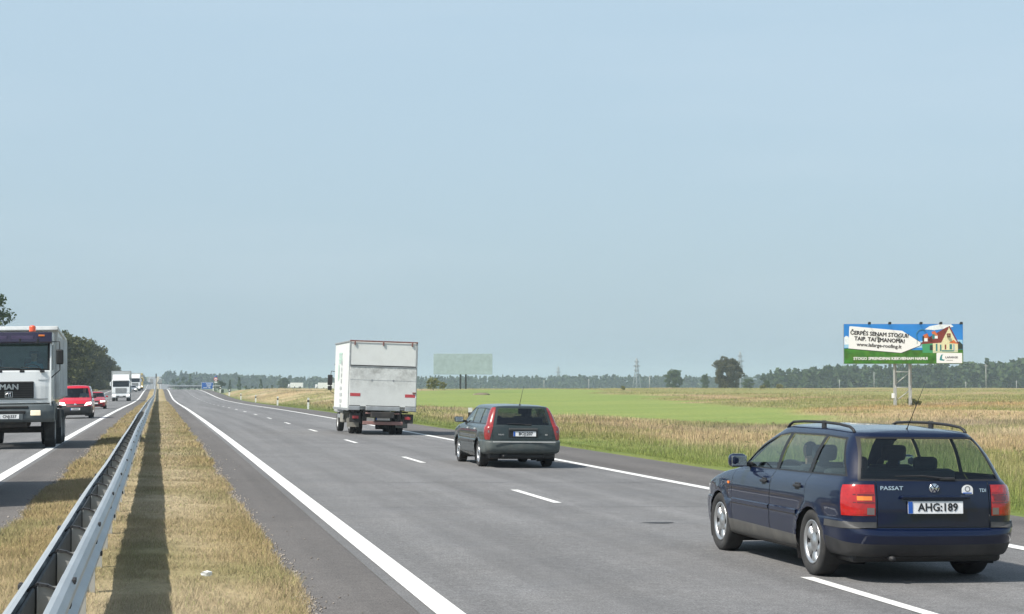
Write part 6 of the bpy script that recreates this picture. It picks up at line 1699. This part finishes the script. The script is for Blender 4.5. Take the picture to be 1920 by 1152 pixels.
# weeds with dark stalks among the rough grass
def weeds(n):
    X, Y = rough(n, 40, 190, -.1, .30, 1.02); k = (in_field(X, Y) < .2) & (X > 17) & (vnoise(X / 5, Y / 6, 57) > .55); X, Y = X[k], Y[k]; Vs = []; Fs = []; Cs = []; b = 0
    for x, y in zip(X, Y):
        m = 16; hh = random.uniform(.22, .5); zz = float(zground(np.array([x]), np.array([y]))[0]); t = g.uniform(.1, 1, m); P = np.stack([x + g.normal(0, .13, m), y + g.normal(0, .13, m), zz + hh * t], -1); V, F = leaves(P, .10 * (y / 80) ** .5, g, .5)
        Vs.append(V); Fs.append(F + b); b += len(V); Cs.append(np.repeat(np.array([[.17, .165, .07]]) * g.uniform(.6, 1.4, (m, 1)), 4, 0))
    o = link('weeds', mesh_np('weeds', np.concatenate(Vs), np.concatenate(Fs), np.concatenate(Cs)), 'blades'); tag(o, 'dark leafy weeds scattered in the rough grass', 'weeds', kind='stuff')
weeds(260)
# loose stones along the asphalt edges
def stones(n):
    Vs = []; Fs = []; b = 0
    oct_ = np.array([(1, 0, 0), (-1, 0, 0), (0, 1, 0), (0, -1, 0), (0, 0, 1), (0, 0, -1)], float); of = np.array([(0, 2, 4), (2, 1, 4), (1, 3, 4), (3, 0, 4), (2, 0, 5), (1, 2, 5), (3, 1, 5), (0, 3, 5)])
    Y = 11 + 55 * g.uniform(0, 1, n) ** 1.7; left = g.random(n) < .25
    X = np.where(left, -1.78 - np.abs(g.normal(0, .10, n)), 1.2 + g.normal(.02, .06, n) + (g.random(n) < .08) * g.exponential(.12, n)); Z = zsurf(X, Y) + .004
    s = g.uniform(.004, .011, n) * (1 + Y / 60)
    V = (oct_[None] * (s[:, None, None] * g.uniform(.6, 1.3, (n, 1, 3)))) + np.stack([X, Y, Z], -1)[:, None]; F = of[None] + 6 * np.arange(n)[:, None, None]
    c = np.repeat(np.array([[.30, .27, .24]]) * g.uniform(.5, 1.3, (n, 1)), 6, 0)
    o = link('gravel', mesh_np('gravel', V.reshape(-1, 3), F.reshape(-1, 3), c), 'blades'); tag(o, 'loose pale gravel along the asphalt edge', 'gravel', kind='stuff')
stones(4500)
# crumpled paper in the median
bm = bmesh.new(); bmesh.ops.create_icosphere(bm, subdivisions=2, radius=.045)
for v in bm.verts: v.co = Vector((v.co.x * 1.15, v.co.y * .7, v.co.z * .55)) * random.uniform(.72, 1.25)
lp = place(387, 1098, 16.6); px_, py_ = lp.x, lp.y
mat('paper', (.78, .80, .82), .7)
tag(link('crumpled_paper', bm_mesh('crumpled_paper', bm), 'paper', None, (px_, py_, float(zmed(px_, py_)) + .05)), 'crumpled white paper lying in the median grass', 'litter')
# ------------------------------------------------------------------ summer haze
m = bpy.data.materials.new('haze_air'); m.use_nodes = True; n = m.node_tree; n.nodes.clear()
o_ = n.nodes.new('ShaderNodeOutputMaterial'); pv = n.nodes.new('ShaderNodeVolumePrincipled')
pv.inputs['Color'].default_value = (.64, .78, .88, 1); pv.inputs['Density'].default_value = 0.00021; pv.inputs['Anisotropy'].default_value = 0.0
n.links.new(pv.outputs[0], o_.inputs['Volume']); MATS['haze_air'] = m
bm = bmesh.new(); add_box(bm, (0, 3150, 21.0), (13000, 7800, 66.0))
hz = link('haze', bm_mesh('haze', bm), m); tag(hz, 'pale summer haze over the land', 'haze', kind='stuff')
for o in bpy.data.objects:
    if o.name.split('.')[0] in ('shut_line', 'tailgate_seam'): o['kind'] = 'stuff'
